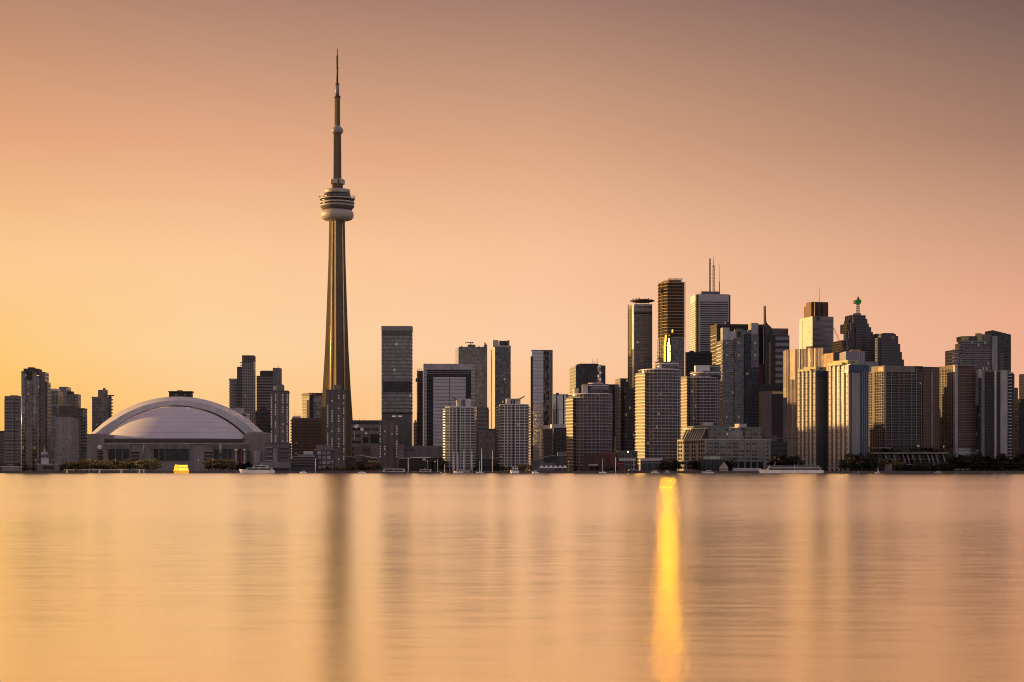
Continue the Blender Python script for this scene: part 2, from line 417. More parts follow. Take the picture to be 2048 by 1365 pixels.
# ------------------------------------------------------------------ the tall observation tower
def observation_tower():
    D = 2300.0; S = D / F
    cx = WX(674.5, D)
    root = thing('observation_tower', 'very tall concrete observation tower with a round pod and needle antenna', 'tower', (cx, D, GZ))
    zz = lambda py: WZ(py, D) - GZ
    con = mat('tower_concrete', (.135, .095, .056), .9, var=.18, scale=.05)
    rot = radians(-78)
    def ring(py, R, w, core):
        pts = []
        for k in range(3):
            a = rot + k * 2 * pi / 3
            d = Vector((cos(a), sin(a))); nrm = Vector((-sin(a), cos(a)))
            pts += [tuple(d * core - nrm * w), tuple(d * R - nrm * w * .8), tuple(d * R + nrm * w * .8), tuple(d * core + nrm * w)]
        return pts
    rows = [(944, 33.0, 5.3, 11), (925, 27.5, 5.0, 13), (850, 23.3, 4.6, 11.5), (780, 19.6, 4.4, 10.6), (700, 16.2, 4.1, 9.4), (600, 13.4, 3.9, 8.6), (520, 11.4, 3.7, 7.9), (440, 10.4, 3.5, 7.4)]
    mb = MB()
    for (a, b) in zip(rows[:-1], rows[1:]):
        mb.prism(ring(*a), zz(a[0]), zz(b[0]), top=ring(*b), cap=False)
    mb.build('shaft', con, root)
    # lift strip up the recess between the legs, its sunlit gold put into the colour
    mb = MB(); a = rot - pi / 3
    for s_ in (0.0, 1.0):
        mb2 = a + s_ * 2 * pi / 3
        p = Vector((cos(mb2), sin(mb2))) * 12.2
        mb.tube((p.x, p.y, 0), (p.x * .59, p.y * .59, zz(445)), 1.0, .8, 10)
    mb.build('lift_shaft', mat('sunlit_lift_steel', (.85, .66, .36), .35, .3), root)
    L = lambda pr, name, m: MB().lathe([(r * S, zz(y)) for r, y in pr], 64).build(name, m, root)
    shell = mat('pod_shell', (.42, .33, .22), .5, var=.08)
    L([(14, 443), (17, 441.5), (25, 440.8), (29.5, 439), (32.3, 435), (33, 431), (32.4, 426.5), (30, 422.5), (27, 421)], 'radome', shell)
    dk = mat('pod_windows', (.022, .018, .017), .25, .2)
    L([(26, 421.5), (29, 420), (33.4, 415), (33.6, 413.6)], 'pod_underside', CONCD)
    L([(33.5, 413.7), (34.0, 413.2), (34.0, 410.9), (33.4, 410.6)], 'deck_ring', shell)
    L([(32.6, 411), (32.8, 407.8)], 'pod_window_band', dk)
    L([(33.8, 408.2), (34.4, 407.8), (34.5, 405), (33.8, 404.6)], 'deck_ring', shell)
    L([(32.9, 405), (33.6, 399.8)], 'pod_window_band', dk)
    L([(34.4, 400.4), (35.4, 400), (35.5, 397.6), (34.2, 397.2), (30, 397)], 'deck_ring', shell)
    L([(30.5, 397.4), (26.0, 391.5), (25.4, 387.6)], 'pod_roof', dk)
    L([(25.0, 388), (25.6, 387.6), (25.6, 380.6), (25.0, 380.2)], 'pod_drum', shell)
    mb = MB()
    for i in range(40):
        a = 2 * pi * i / 40
        mb.tube((35 * S * cos(a), 35 * S * sin(a), zz(397.4)), (36.2 * S * cos(a), 36.2 * S * sin(a), zz(393)), .18, .18, 4)
    for z_, r_ in ((394.8, 35.7), (393, 36.2)):
        for i in range(40):
            a = 2 * pi * i / 40; a2 = 2 * pi * (i + 1) / 40
            mb.tube((r_ * S * cos(a), r_ * S * sin(a), zz(z_)), (r_ * S * cos(a2), r_ * S * sin(a2), zz(z_)), .16, .16, 4)
    mb.build('pod_railing', STEEL, root)
    def hexa(r0, r1, y0, y1, name, m, n=6, ro=.785):
        p0 = [(r0 * S * cos(ro + 2 * pi * i / n), r0 * S * sin(ro + 2 * pi * i / n)) for i in range(n)]
        p1 = [(r1 * S * cos(ro + 2 * pi * i / n), r1 * S * sin(ro + 2 * pi * i / n)) for i in range(n)]
        return MB().prism(p0, zz(y0), zz(y1), top=p1).build(name, m, root)
    hexa(12.2, 11.8, 381, 367, 'upper_base', con)
    hexa(9.0, 8.2, 367.2, 267, 'upper_shaft', con)
    me = MB().box(-2.6, 2.6, -2.2, 2.2, zz(369), zz(359.8)).mesh('equipment_box', shell)
    for i in range(6):
        a = .35 + i * pi / 3
        o = link('equipment_box', me, root, (11.2 * S * cos(a), 11.2 * S * sin(a), 0)); o.rotation_euler = (0, 0, a + pi / 2)
    L([(8.4, 268), (10.5, 266.5), (12, 263.5), (12, 261), (10.5, 257.5), (7, 254), (6.2, 252)], 'sky_pod', mat('sky_pod_shell', (.30, .25, .2), .5))
    hexa(5.9, 5.6, 254, 195, 'mast_base', con, 8)
    L([(5.9, 196), (6.6, 195.6), (6.6, 193), (5, 192.6)], 'mast_collar', DARK)
    L([(4.0, 193), (3.9, 170)], 'mast_section', mat('mast_paint', (.22, .15, .13), .5))
    L([(3.9, 170.2), (4.3, 170), (4.3, 167.6), (2, 167.2)], 'mast_collar', DARK)
    m = L([(2.0, 168), (1.9, 113)], 'antenna_mast', mat('antenna_brown', (.09, .06, .05), .6))
    MB().lathe([(2.3 * S, zz(139)), (2.3 * S, zz(136))], 12).build('antenna_band', DARK, m)
    L([(1.25, 113.2), (.95, 98)], 'antenna_tip', mat('antenna_red', (.25, .06, .04), .6))
observation_tower()

# ------------------------------------------------------------------ the domed stadium
def stadium():
    b = B('domed_stadium', 'wide low stadium with a pale lavender domed roof under a curved grey arch', 'stadium', 168, 168, 533, 2200, 0, 200)
    o = b.o
    wallm = mat('stadium_concrete', (.27, .225, .20), .85, var=.16, scale=.08)
    roofm = mat('stadium_roof_membrane', (.57, .50, .55), .55, var=.05, scale=.04)
    archm = mat('stadium_arch_panels', (.46, .43, .42), .55, var=.10, scale=.1)
    def pt(px, py, y): return (b.x(px, y), b.h(py, y))
    # outer wall, set back centre
    b.pbox('wall', wallm, 203, 497, 886.5, 946, 3, 190)
    for (pa, pb, py) in ((168, 206, 868.5), (494, 533, 869)):
        b.pbox('end_block', wallm, pa, pb, py, 946, 6, 190)
    b.pbox('roof_band', mat('roof_band_dark', (.075, .052, .052), .7), 206, 496, 878.8, 886.3, 14, 60)
    b.pbox('cornice', CONCL, 205, 495, 886.3, 889.2, 1.5, 14)
    # corner drums
    for (pc, r, py, pm) in ((514, 9.5, 900, CONCL),):
        x = b.x(pc, 2); MB().lathe([(4.5, -2), (4.5, b.h(902, 0))], 20, x, 1.5).build('corner_pier', pm, o)
    x = b.x(512, 25); MB().lathe([(24, b.h(902, 20)), (24, b.h(884, 20)), (15, b.h(866, 20)), (8, b.h(864, 20))], 32, x + 1, 32).build('corner_drum', mat('corner_drum_concrete', (.2, .165, .15), .8), o)
    # recessed window bays, frames and louvres
    for (pa, pb, py0, py1, n) in ((216, 260, 900, 921, 3), (307, 329, 899, 921, 2), (330, 378, 899, 921, 1), (427, 439, 900, 921, 1), (444, 466, 900, 921, 2), (473, 493, 898, 924, 2)):
        wm_ = GLASSD if pa != 473 else BRICK
        f = b.pbox('window_bay', wm_, pa, pb, py0, py1, 2.0, 4)
        for k in range(n + 1):
            px = pa + (pb - pa) * k / n
            b.pbox('window_frame', CONC, px - .9, px + .9, py0, py1, 1.3, 3, f)
    for (pa, pb, ys) in ((195, 206, (902, 907, 913, 918)), (262, 278, (904.5, 911, 917.5)), (408, 426, (904.5, 911, 917.5)), (493, 499, (903, 909, 915))):
        for y in ys: b.pbox('louvre', BLACKG, pa, pb, y, y + 2.2, 1.6, 3.4)
    for (pa, pb, py0, py1) in ((212, 260, 889.5, 899), (300, 380, 889.5, 898.6), (425, 495, 889.5, 899)):
        b.pbox('lintel', CONC, pa, pb, py0, py1, .6, 3.2)
    for pa in (470, 487):
        b.pbox('banner_column', PALE, pa, pa + 4, 902, 928, .4, 2.2)
        x = b.x(pa + 2, .3); MB().lathe([(.1, b.h(904)), (2.2, b.h(903)), (2.2, b.h(899)), (.1, b.h(898))], 12, x, .3).build('lamp_globe', mat('lamp_globe', (.7, .62, .5), .4), o)
    # leaning pipe and vertical pipe
    xa, za = pt(288.5, 888, 0); xb, zb = pt(282.5, 922, 0)
    MB().tube((xa, -1, za), (xb, -1, zb), 1.0, 1.0, 8).build('leaning_pipe', CONCL, o)
    xa, za = pt(441, 890, 0); xb, zb = pt(441, 909, 0)
    MB().tube((xa, -.5, za), (xb, -.5, zb), 1.9, 1.9, 10).build('vertical_pipe', CONCL, o)
    xa, za = pt(199, 895, 0)
    d = MB().lathe([(.2, 0), (2.0, .5), (3.0, 1.6)], 16).build('roof_dish', WHITE, o); d.location = (xa, 2, za); d.rotation_euler = (radians(70), radians(20), 0)
    # inner dome: front half of a spherical cap
    yc = 112.0
    xl, zb = pt(209, 880, yc); xr, _ = pt(497, 880, yc); cx = (xl + xr) / 2; hw = (xr - xl) / 2
    rise = b.h(813.5, yc) - zb; Rr = (hw * hw + rise * rise) / (2 * rise)
    rows = []
    nth = 20; amax = asin(hw / Rr)
    for i in range(nth + 1):
        a = amax * (1 - i / nth)
        rows.append([(cx + Rr * sin(a) * cos(t), yc + Rr * sin(a) * sin(t) * .86, zb + Rr * cos(a) - (Rr - rise)) for t in [2 * pi * j / 72 for j in range(73)]])
    MB().grid(rows).build('dome_roof', roofm, o)
    MB().lathe([(hw - .3, zb - 6), (hw - .3, zb + .5)], 72, cx, yc, True).build('dome_drum', wallm, o)
    # seams on the dome
    mb = MB()
    for i in range(2, nth, 2):
        for p, q in zip(rows[i][36:-1], rows[i][37:]):
            mb.tube((p[0], p[1], p[2] + .03), (q[0], q[1], q[2] + .03), .16, .16, 4)
    mb.build('dome_seam', mat('dome_seam', (.36, .31, .33), .6), o)
    # arch: loft of circular arcs stepping outwards and up, then running back as a vault
    def arc(pl, pr, pyb, pyt, y, n=56):
        xl, zb = pt(pl, pyb, y); xr, _ = pt(pr, pyb, y); c = (xl + xr) / 2; hw = (xr - xl) / 2
        rise = b.h(pyt, y) - zb; Rr = (hw * hw + rise * rise) / (2 * rise); am = asin(min(1, hw / Rr))
        return [(c + Rr * sin(-am + 2 * am * j / n), y, zb + Rr * cos(am * (2 * j / n - 1)) - (Rr - rise)) for j in range(n + 1)]
    a0 = arc(208, 499, 882, 812.0, 111); a1 = arc(206, 501, 880, 811.2, 109); a2 = arc(193, 517, 871, 801.5, 112); a3 = arc(183, 528.5, 867.5, 793.5, 128); a4 = arc(183, 528.5, 867.5, 793.5, 200)
    mb = MB(); bk = arc(206, 501, 881, 812.4, 116); zf = min(p[2] for p in bk) - 6
    mb.grid([[(p[0], 116, zf) for p in bk], bk], False); mb.build('arch_back_wall', wallm, o)
    MB().grid([a0, a1]).build('arch_edge', mat('arch_edge_dark', (.03, .025, .028), .6), o)
    MB().grid([a1, a2]).build('arch_band', archm, o)
    MB().grid([a2, a3]).build('arch_roof', mat('stadium_arch_rim', (.56, .51, .52), .5, var=.06), o)  # sky light on this tilted rim put into a lighter colour
    MB().grid([a3, a4]).build('rear_roof', archm, o)
    b.pbox('arch_foot', wallm, 183, 216, 867.8, 886, 114, 198)
    b.pbox('arch_foot', wallm, 493, 528, 867.8, 886, 114, 198)
stadium()

# ------------------------------------------------------------------ left-hand towers
b = B('apartment_block', 'flat grey apartment block with pale floor bands at far left', 'tower', 9, 9, 40, 2250, 2, 26)
b.body(797, fac((.21, .18, .15), (.09, .085, .08), 4.1, 2.4, 1, .5, .3, .3, .01))
b.pbox('roof_band', CONC, 9, 40, 792.5, 797.2, -.4, 27)
b.pbox('recess', BLACKG, 27.6, 30.2, 800, 930, -.3, 2)
b.slabs(34, b.h(928), b.h(800), CONC, .5, .9, 'floor_band')
b.pent(20, 33, 791, CONCD)

b = B('glass_condo_tower', 'tallest far-left condominium tower with rounded glass bays and brown crown', 'tower', 41, 43, 78, 2030, 6, 30)
gm = fac((.15, .12, .10), (.20, .19, .18), 4.2, 1.7, .82, .62, .2, .5, .02, .6)
b.body(752, gm)
for (pa, pb) in ((42.5, 51), (65, 73)):
    x = (b.x(pa) + b.x(pb)) / 2; r = (b.x(pb) - b.x(pa)) / 2 * 1.12
    MB().lathe([(r, -2), (r, b.h(743))], 20, x, .6).build('rounded_bay', gm, b.o)
b.pbox('recess', BLACKG, 52.5, 63.5, 747, 760, -.6, 3)
b.slabs(40, b.h(940), b.h(757), CONC, .5, .7, 'balcony', b.x(52), b.x(64), sides=False)
b.pbox('wing', fac((.11, .085, .07), (.12, .11, .10), 4.2, 2.6, .7, .6, .25, .4, .01), 78.2, 90, 744, 946, 4, 32)
b.pbox('wing', fac((.13, .10, .085), (.05, .045, .04), 4.2, 3, .8, .55, .3, .3), 90.2, 95, 765, 946, 10, 34)
b.rep('balcony', MB().box(b.x(89, 10), b.x(95.6, 10), 8.6, 12, 0, .6), CONCL, [(0, 0, b.h(940) + k * 4.2) for k in range(24)])
b.pbox('crown', BROWN, 47, 77, 737.5, 748, 2, 28); b.pbox('crown', BROWN, 56, 67, 734.8, 738, 4, 20)

b = B('glass_office_block', 'green-grey glass block with widely spaced pale floor lines behind the concrete slab', 'tower', 95, 95, 116, 2300, 2, 30)
b.body(782, fac((.22, .2, .18), (.16, .17, .155), 14.5, 2.2, 1, .93, .2, .6, 0, .35))
b.pbox('roof_box', PALE, 95, 112, 777.6, 783, 1, 26)

b = B('stepped_condo_tower', 'stepped brown-grey condominium tower rising behind the concrete slab', 'tower', 118, 118, 133, 2400, 2, 28)
b.body(774, fac((.16, .14, .13), (.2, .19, .18), 4, 2.4, .8, .6, .2, .5, .02))
b.pbox('wing', fac((.14, .115, .1), (.17, .165, .15), 4, 2.4, .85, .6, .2, .5), 132, 147, 789, 930, 3, 30)
b.pbox('roof_box', BROWN, 133, 144, 783, 790, 6, 20)
b.pbox('side_wing', fac((.19, .16, .14), (.04, .035, .03), 5, 3.2, .55, .5, .3, .2), 147, 155, 788.5, 930, 6, 28)

b = B('concrete_apartment_slab', 'broad plain concrete apartment slab with narrow window strips beside the stadium', 'tower', 111, 111, 143, 1960, 4, 50)
b.body(831, fac((.17, .142, .122), (.21, .19, .165), 3.4, 3.6, .28, .5, .25, .3, .05, .8))
b.parapet(CONCD, .7, 3.0, 'cornice')
b.pent(117, 147, 811.5, mat('brown_concrete', (.09, .07, .06), .8), y0=6, y1=40)
b.pbox('roof_rail', CONCL, 119, 142, 810.2, 811.2, 6, 7)
b.pbox('rear_wing', fac((.12, .1, .09), (.1, .09, .085), 3.6, 2.6, .7, .5), 152, 166, 818, 946, 52, 80)
b.pbox('roof_canopy', CONC, 153, 167.5, 816.5, 817.6, 50, 78)
b.rep('balcony', MB().box(b.x(164, 55), b.x(172, 55), 53, 66, 0, .9), CONCL, [(0, 0, b.h(893) + k * 3.75) for k in range(9)])
b.pbox('rear_stack', CONCD, 160, 169.5, 834, 946, 55, 68)
for px in (118.5, 122.5, 135.5, 139.5):
    b.rep('window_surround', MB().box(b.x(px) - .7, b.x(px) + .7, -.25, .2, 0, 1.7), CONCL, [(0, 0, 8 + k * 3.4) for k in range(17) if random.random() < .75])

b = B('balconied_condo_tower', 'condominium tower with sunlit gold left edge and jutting balconies behind the dome', 'tower', 176, 184, 217, 2420, 12, 30)
b.body(795, fac((.13, .11, .095), (.17, .16, .15), 4.2, 2.6, .8, .62, .2, .5, .03, .7))
b.parapet(CONC, .6, 1.5)
b.pbox('penthouse', CONC, 196, 215, 780, 796, 6, 24); b.pbox('penthouse', CONCD, 206, 211, 776.5, 781, 8, 16)
b.slabs(24, b.h(870), b.h(800), CONC, .9, .8, 'balcony', b.x(186), b.x(200), sides=False)
b.rep('balcony', MB().box(b.x(215), b.x(226), 2, 16, 0, 1.1), CONC, [(0, 0, b.h(866) + k * 4.6) for k in range(11)])
b.pbox('roof_canopy', CONC, 208, 228, 790, 791.5, 0, 18)
b.pbox('side_wing', fac((.11, .09, .08), (.05, .045, .04), 4.6, 3, .8, .6), 217, 223, 792, 930, 3, 20)

b = B('far_roof_block', 'dark brown flat-topped building showing just above the stadium arch', 'building', 338, 338, 382, 2800, 2, 20)
b.body(784.5, mat('dark_brown_block', (.06, .042, .036), .8)); b.pbox('roof_slab', BROWN, 336.5, 384, 782.6, 785, -1, 21); b.pbox('roof_box', BROWN, 354, 364, 781, 783, 4, 12)
b.rep('window', MB().box(0, 1.7, -.2, .3, 0, 2.2), mat('lit_window', (.5, .42, .3), .5), [(b.x(351), 0, b.h(791)), (b.x(369), 0, b.h(791))])

b = B('low_far_building', 'low brown building at the extreme left edge', 'building', -14, -14, 9, 2500, 2, 30)
b.body(866, fac((.12, .09, .07), (.06, .05, .045), 4, 3, .6, .5)); b.pbox('roof_box', CONCD, -6, 6, 862, 867, 4, 16)

b = B('stepped_tower', 'tallest stepped grid-windowed tower between the dome and the needle tower', 'tower', 484, 484, 508, 2650, 3, 26)
gm = fac((.19, .165, .155), (.055, .05, .048), 4.3, 2.9, .55, .6, .2, .4, .01)
b.body(723, gm); b.pbox('crown', CONCD, 484, 508, 711, 723.4, -.3, 26.3)
b.pbox('middle_step', fac((.08, .065, .058), (.06, .052, .05), 4.3, 2.6, .7, .6), 474, 484, 734, 930, 1, 26)
b.pbox('low_step', fac((.15, .12, .1), (.15, .13, .11), 4.3, 3, .8, .6), 459, 474, 760, 930, 3, 26)
b.pbox('roof_rail', STEEL, 458, 474, 757.6, 760, 2.5, 27)
b.rep('balcony', MB().box(b.x(457.5, 1), b.x(466, 1), 1, 9, 0, 1.3), CONCL, [(0, 0, b.h(818) + k * 4.3) for k in range(11)])
b.rep('balcony', MB().box(b.x(480, 1), b.x(486, 1), -2, 3, 0, 1), CONCD, [(0, 0, b.h(731.5) + k * 4.0) for k in range(2)])

b = B('banded_tower', 'grey tower with horizontal window bands and a blank right-hand core', 'tower', 513, 513, 546, 2700, 3, 26)
b.body(752, fac((.16, .14, .13), (.05, .045, .045), 4.4, 3, 1, .45, .2, .4))
b.pbox('crown', BROWN, 520, 546, 742.5, 752.4, 2, 24)
b.pbox('core', mat('core_concrete', (.20, .175, .17), .8), 545.5, 561, 736, 930, -1.5, 25)
b.pbox('step', CONC, 546, 563, 768, 930, -3, 24); b.pbox('roof_rail', STEEL, 523, 545, 741.6, 742.6, 3, 4)
b.mast(557, 732, 6, .4, DARK, z0=b.h(737))

b = B('brown_mid_rise', 'dark brown mid-rise with balconies left of the dotted slab', 'building', 509, 511, 542, 2380, 6, 25)
b.body(822, fac((.055, .036, .03), (.03, .026, .024), 5.4, 3, .6, .5)); b.slabs(8, b.h(880), b.h(826), BROWN, .8, .6)
b.pbox('roof_box', BROWN, 520, 534, 815, 823, 4, 16)

b = B('white_rooftop_building', 'small white boxy building peeking over the dome', 'building', 467, 467, 482, 2560, 0, 30)
b.body(816, PALE); b.pbox('annex', PALE, 482, 494, 826.5, 900, 1, 25); b.pbox('window_band', CONCD, 484, 493, 829, 832, .4, 1.4)
b.pbox('lower_step', WHITE, 488, 496, 838, 900, -2, 20)

b = B('dotted_apartment_slab', 'brown concrete apartment slab with bright dotted balcony lights right of the dome', 'tower', 541, 541, 576, 2050, 5, 36)
dots = fac((.145, .118, .1), (.5, .42, .31), 5.1, 7.1, .16, .36, .3, .1, .0, .9)
b.body(783, mat('slab_concrete', (0.196, 0.159, 0.135), .85))
for px in (543.0, 551.0, 565.6, 574.4):
    b.rep('balcony_window', MB().box(b.x(px) - .65, b.x(px) + .65, -.3, .3, 0, 1.7), LITDOT, [(0, 0, b.h(884) + k * 2.85) for k in range(20) if random.random() < (.85 if px in (543.0, 574.4) else .55)])
b.ribs([b.x(547), b.x(559), b.x(570)], 1.2, .5, b.h(886), b.top - 2, CONCD)
b.parapet(CONCD, .5, 2); b.pent(553, 567, 770, CONC, y0=4, y1=28); b.pbox('roof_stair', PALE, 546, 553, 772.5, 784, 8, 20)
b.pbox('podium', fac((.12, .1, .09), (.045, .04, .04), 5, 4, .5, .45, .25, .2), 529, 579, 886, 946, -6, 40)
b.pbox('podium_tower', GLASSG, 546, 555, 896, 932, -7, 5)
b.rep('podium_balcony', MB().box(b.x(531, -7), b.x(545, -7), -8.4, -5, 0, .9), PALE, [(0, 0, 7 + k * 5) for k in range(5)])
b.rep('podium_balcony', MB().box(b.x(560, -7), b.x(578, -7), -8.4, -5, 0, .9), CONC, [(0, 0, 7 + k * 5) for k in range(5)])

b = B('green_glass_pavilion', 'low pale green glass shed behind the white yacht', 'building', 514, 514, 580, 1862, 0, 30)
b.body(924.5, mat('green_glass', (.19, .21, .185), .3, .2), z0=-1); b.box('entrance', DARK, b.x(540), b.x(578), -1, 2, -1, b.h(936)); b.parapet(CONCL, .3, .6)

b = B('sign_tower', 'glass office block with a lit rooftop sign band beside the needle tower', 'tower', 604.5, 619, 648, 2760, 24, None)
b.body(790.5, fac((.20, .18, .19), (.14, .13, .14), 5, 4, .62, .6, .2, .5, .01))
b.pbox('glass_front', fac((.18, .17, .17), (.2, .19, .185), 5, 3, 1, .72, .15, .6), 627, 648, 790, 930, -1, 2)
b.pbox('recess', BLACKG, 619, 627, 790, 930, -.6, 2)
b.box('roof_band', BROWN, -1, b.W + 1, -1.5, b.L + 1, b.top - .5, b.h(786))
for k, (px, c) in enumerate(((619.5, 0), (621.6, 0), (623.8, 1), (626, 1), (628.2, 1), (630.4, 1))):
    b.pbox('sign_letter', (WHITE, mat('sign_red', (.6, .12, .09), .5))[c], px, px + 1.5, 786.9, 790, -2.2, -1.4)

b = B('red_roof_block', 'grey block with a bright red roof edge below the glass office block', 'building', 612, 612, 649, 2540, 0, 30)
b.body(848, CONCD); b.pbox('red_fascia', REDP, 620, 647.5, 839, 849, -.8, 20)

b = B('terracotta_block', 'reddish brown mid-rise with long terracotta balcony bands', 'building', 582, 584, 641, 2140, 8, 40)
b.body(836, fac((.10, .062, .045), (.05, .04, .035), 4.0, 3.4, .7, .45, .3, .2, .03))
b.slabs(14, b.h(922), b.h(839), mat('terracotta', (.14, .075, .052), .8), 1.4, 1.3)
b.pent(585, 601, 833, PALE, y0=4, y1=20)
for k in range(4): b.mast(589 + k * 4, 827 + (k % 2) * 3, 8, .22, DARK, z0=b.top)

b = B('parking_terrace', 'low dark terraced building with a teal roof at the waterfront', 'building', 582, 582, 632, 1880, 2, 30)
b.body(917, fac((.09, .075, .065), (.03, .027, .025), 3.4, 4, .85, .55, .3, .2)); b.slabs(5, 0, b.h(918), CONC, 1.2, .5, 'terrace')
b.pbox('teal_roof', mat('teal_roof', (.12, .19, .18), .5), 596, 628, 909, 914, 8, 18); b.pbox('stair_box', PALE, 607, 625, 902.5, 912, 12, 24)
b.pbox('pergola', PALE, 580, 630, 913.6, 914.4, -1, 1)

b = B('window_grid_hotel', 'dark low building with large pale windows at the foot of the needle tower', 'building', 630, 630, 668, 1905, 2, 30)
b.body(900, CONCD); b.parapet(CONC, .8, 1.6)
b.pbox('roof_storey', CONC, 632, 662, 890, 900.5, 4, 24)
for r_ in range(4):
    for c_ in range(3):
        f = b.pbox('window', GLASSG if (r_ + c_) % 3 else PALE, 635 + c_ * 9.5, 642 + c_ * 9.5, 903 + r_ * 9.5, 909.5 + r_ * 9.5, -.25, .4)

b = B('lit_apartment_slab', 'concrete apartment slab dotted with lit windows standing before the needle tower', 'tower', 652, 652, 689, 2055, 4, 26)
b.body(781, mat('slab_concrete_b', (.165, .12, .09), .85))
for px, pr in ((655.4, .8), (664, .6), (677.6, .55), (687.4, .9)):
    b.rep('balcony_window', MB().box(b.x(px) - .65, b.x(px) + .65, -.3, .3, 0, 1.7), LITDOT, [(0, 0, b.h(920) + k * 3.0) for k in range(26) if random.random() < pr])
b.ribs([b.x(659.5), b.x(669), b.x(683.5)], 1.1, .5, -1, b.top - 2, CONCD)
b.pent(668, 680.5, 770, CONC, y0=4, y1=20); b.parapet(CONCD, .4, 1.6)

b = B('broadcast_building', 'low dark-roofed building carrying white satellite dishes right of the needle tower', 'building', 703, 703, 765, 2160, 0, 40)
b.body(848, fac((.15, .13, .12), (.05, .045, .045), 8, 12, .9, .4, .3, .2))
b.box('roof', mat('blue_grey_roof', (.05, .05, .06), .6), -1, b.W + 1, -1, b.L, b.top, b.h(841))
b.pbox('window_band', BLACKG, 741, 758, 869, 886, -.4, 1); b.pbox('window_frame', CONC, 722, 740, 871, 895, -1.4, 1); b.pbox('window_bay', BLACKG, 726, 737, 875, 886, -1.8, .4)
b.pbox('corner_column', PALE, 707.5, 710, 862, 880, -1, .6)
b.pbox('terrace_wall', mat('mauve_concrete', (.155, .125, .115), .85), 708, 742, 894, 946, -8, 4); b.pbox('terrace_wall', CONC, 741, 759, 889, 946, -10, 4)
b.pbox('slot', DARK, 724, 741, 899, 901, -8.4, -7)
for k in range(3): b.mast(710 + k * 8.8, 837, 6, .25, DARK, z0=b.h(841))
gd = b
def dish(px, py, D, r, az, el, label):
    t = thing('satellite_dish', label, 'satellite dish', (WX(px, D), D, WZ(py, D)), 0, 'white satellite dishes on the low building')
    prof = [(.05, 0)] + [(r * k / 6, .26 * r * (k / 6) ** 2) for k in range(1, 7)] + [(r * .99, .28 * r), (r * .5, .10 * r), (.05, .04 * r)]
    rf = MB().lathe(prof, 28).build('reflector', WHITE, t); rf.rotation_euler = (radians(90 - el), 0, az)
    d = Vector((sin(az) * cos(radians(el)), -cos(az) * cos(radians(el)), sin(radians(el))))
    mb = MB()
    for k in range(3):
        a = 2 * pi * k / 3
        q = rf.rotation_euler.to_matrix() @ Vector((r * .9 * cos(a), r * .9 * sin(a), .25 * r)); mb.tube(tuple(q), tuple(d * r * .8), .12, .12, 4)
    mb.build('feed_arm', STEEL, t)
    MB().tube((0, .6, -r * 1.5), (0, .6, 0), .5, .4, 8).build('mount', STEEL, t)
dish(713.2, 853.8, 2150, 3.3, -.35, 45, 'largest white satellite dish nearest the needle tower')
dish(723.5, 859.5, 2150, 2.5, .55, 25, 'middle white satellite dish turned to the right')
dish(732.2, 867.5, 2150, 1.7, .3, 30, 'smallest white satellite dish lowest on the roof')

b = B('dark_glass_tower', 'tall dark grey glass slab tower with pale flat cap right of the needle tower', 'tower', 763, 763, 824, 2360, 1, 30)
b.body(661, fac((.10, .09, .078), (.33, .305, .27), 5.0, 2.7, .86, .72, .14, .65, .012, .28, .025), z0=b.h(826))
b.box('cap', mat('cap_grey', (.26, .23, .21), .5, .3), -.2, b.W + .2, -.2, b.L + .2, b.top, b.h(652.4))
b.pbox('plain_band', mat('tower_band', (.11, .1, .09), .3, .4), 763, 824, 661.5, 672, -.4, 2)
b.box('lower_wall', mat('lower_brown_glass', (.14, .12, .105), .25, .4), .2, b.W - .2, .4, b.L, -1, b.h(828.5))
b.pbox('dark_belt', BLACKG, 763, 824, 826, 829, 1, 28)
for pa, pb in ((784, 792), (796, 804)): b.pbox('lit_window', mat('lit_panel', (.7, .62, .45), .5, emit=(1, .75, .4, .15)), pa, pb, 831.6, 834.4, -.1, 1)
b.pbox('shaded_panel', fac((.05, .045, .04), (.06, .055, .05), 5, 2.7, .8, .7, .12, .5), 766, 824, 763, 785, -.25, 1)

b = B('narrow_dotted_slab', 'narrow concrete apartment slab with dotted windows before the dark glass tower', 'tower', 758, 758, 796, 2080, 3, 26)
b.body(842, mat('slab_concrete_c', (.165, .122, .094), .85))
for px, pr in ((760.5, .7), (769.5, .45), (784, .35), (793.5, .75)):
    b.rep('balcony_window', MB().box(b.x(px) - .65, b.x(px) + .65, -.3, .3, 0, 1.7), LITDOT, [(0, 0, b.h(915) + k * 3.0) for k in range(13) if random.random() < pr])
b.ribs([b.x(764.5), b.x(777), b.x(789)], 1.1, .5, -1, b.top - 2, CONCD)
b.pent(763, 791, 836, CONCD, y0=3, y1=22)

b = B('elevated_wall', 'long plain grey concrete wall between the narrow slab and the white condo', 'wall', 795, 795, 888, 2070, 0, 16)
b.body(895, mat('mauve_concrete', (.155, .125, .115), .85)); b.pbox('slot', DARK, 808, 826, 899, 901, -.4, .5); b.pbox('buttress', CONC, 797, 808, 889.5, 946, -3, 12)
b.pbox('capping', CONC, 822, 888, 892, 895, 1, 14)

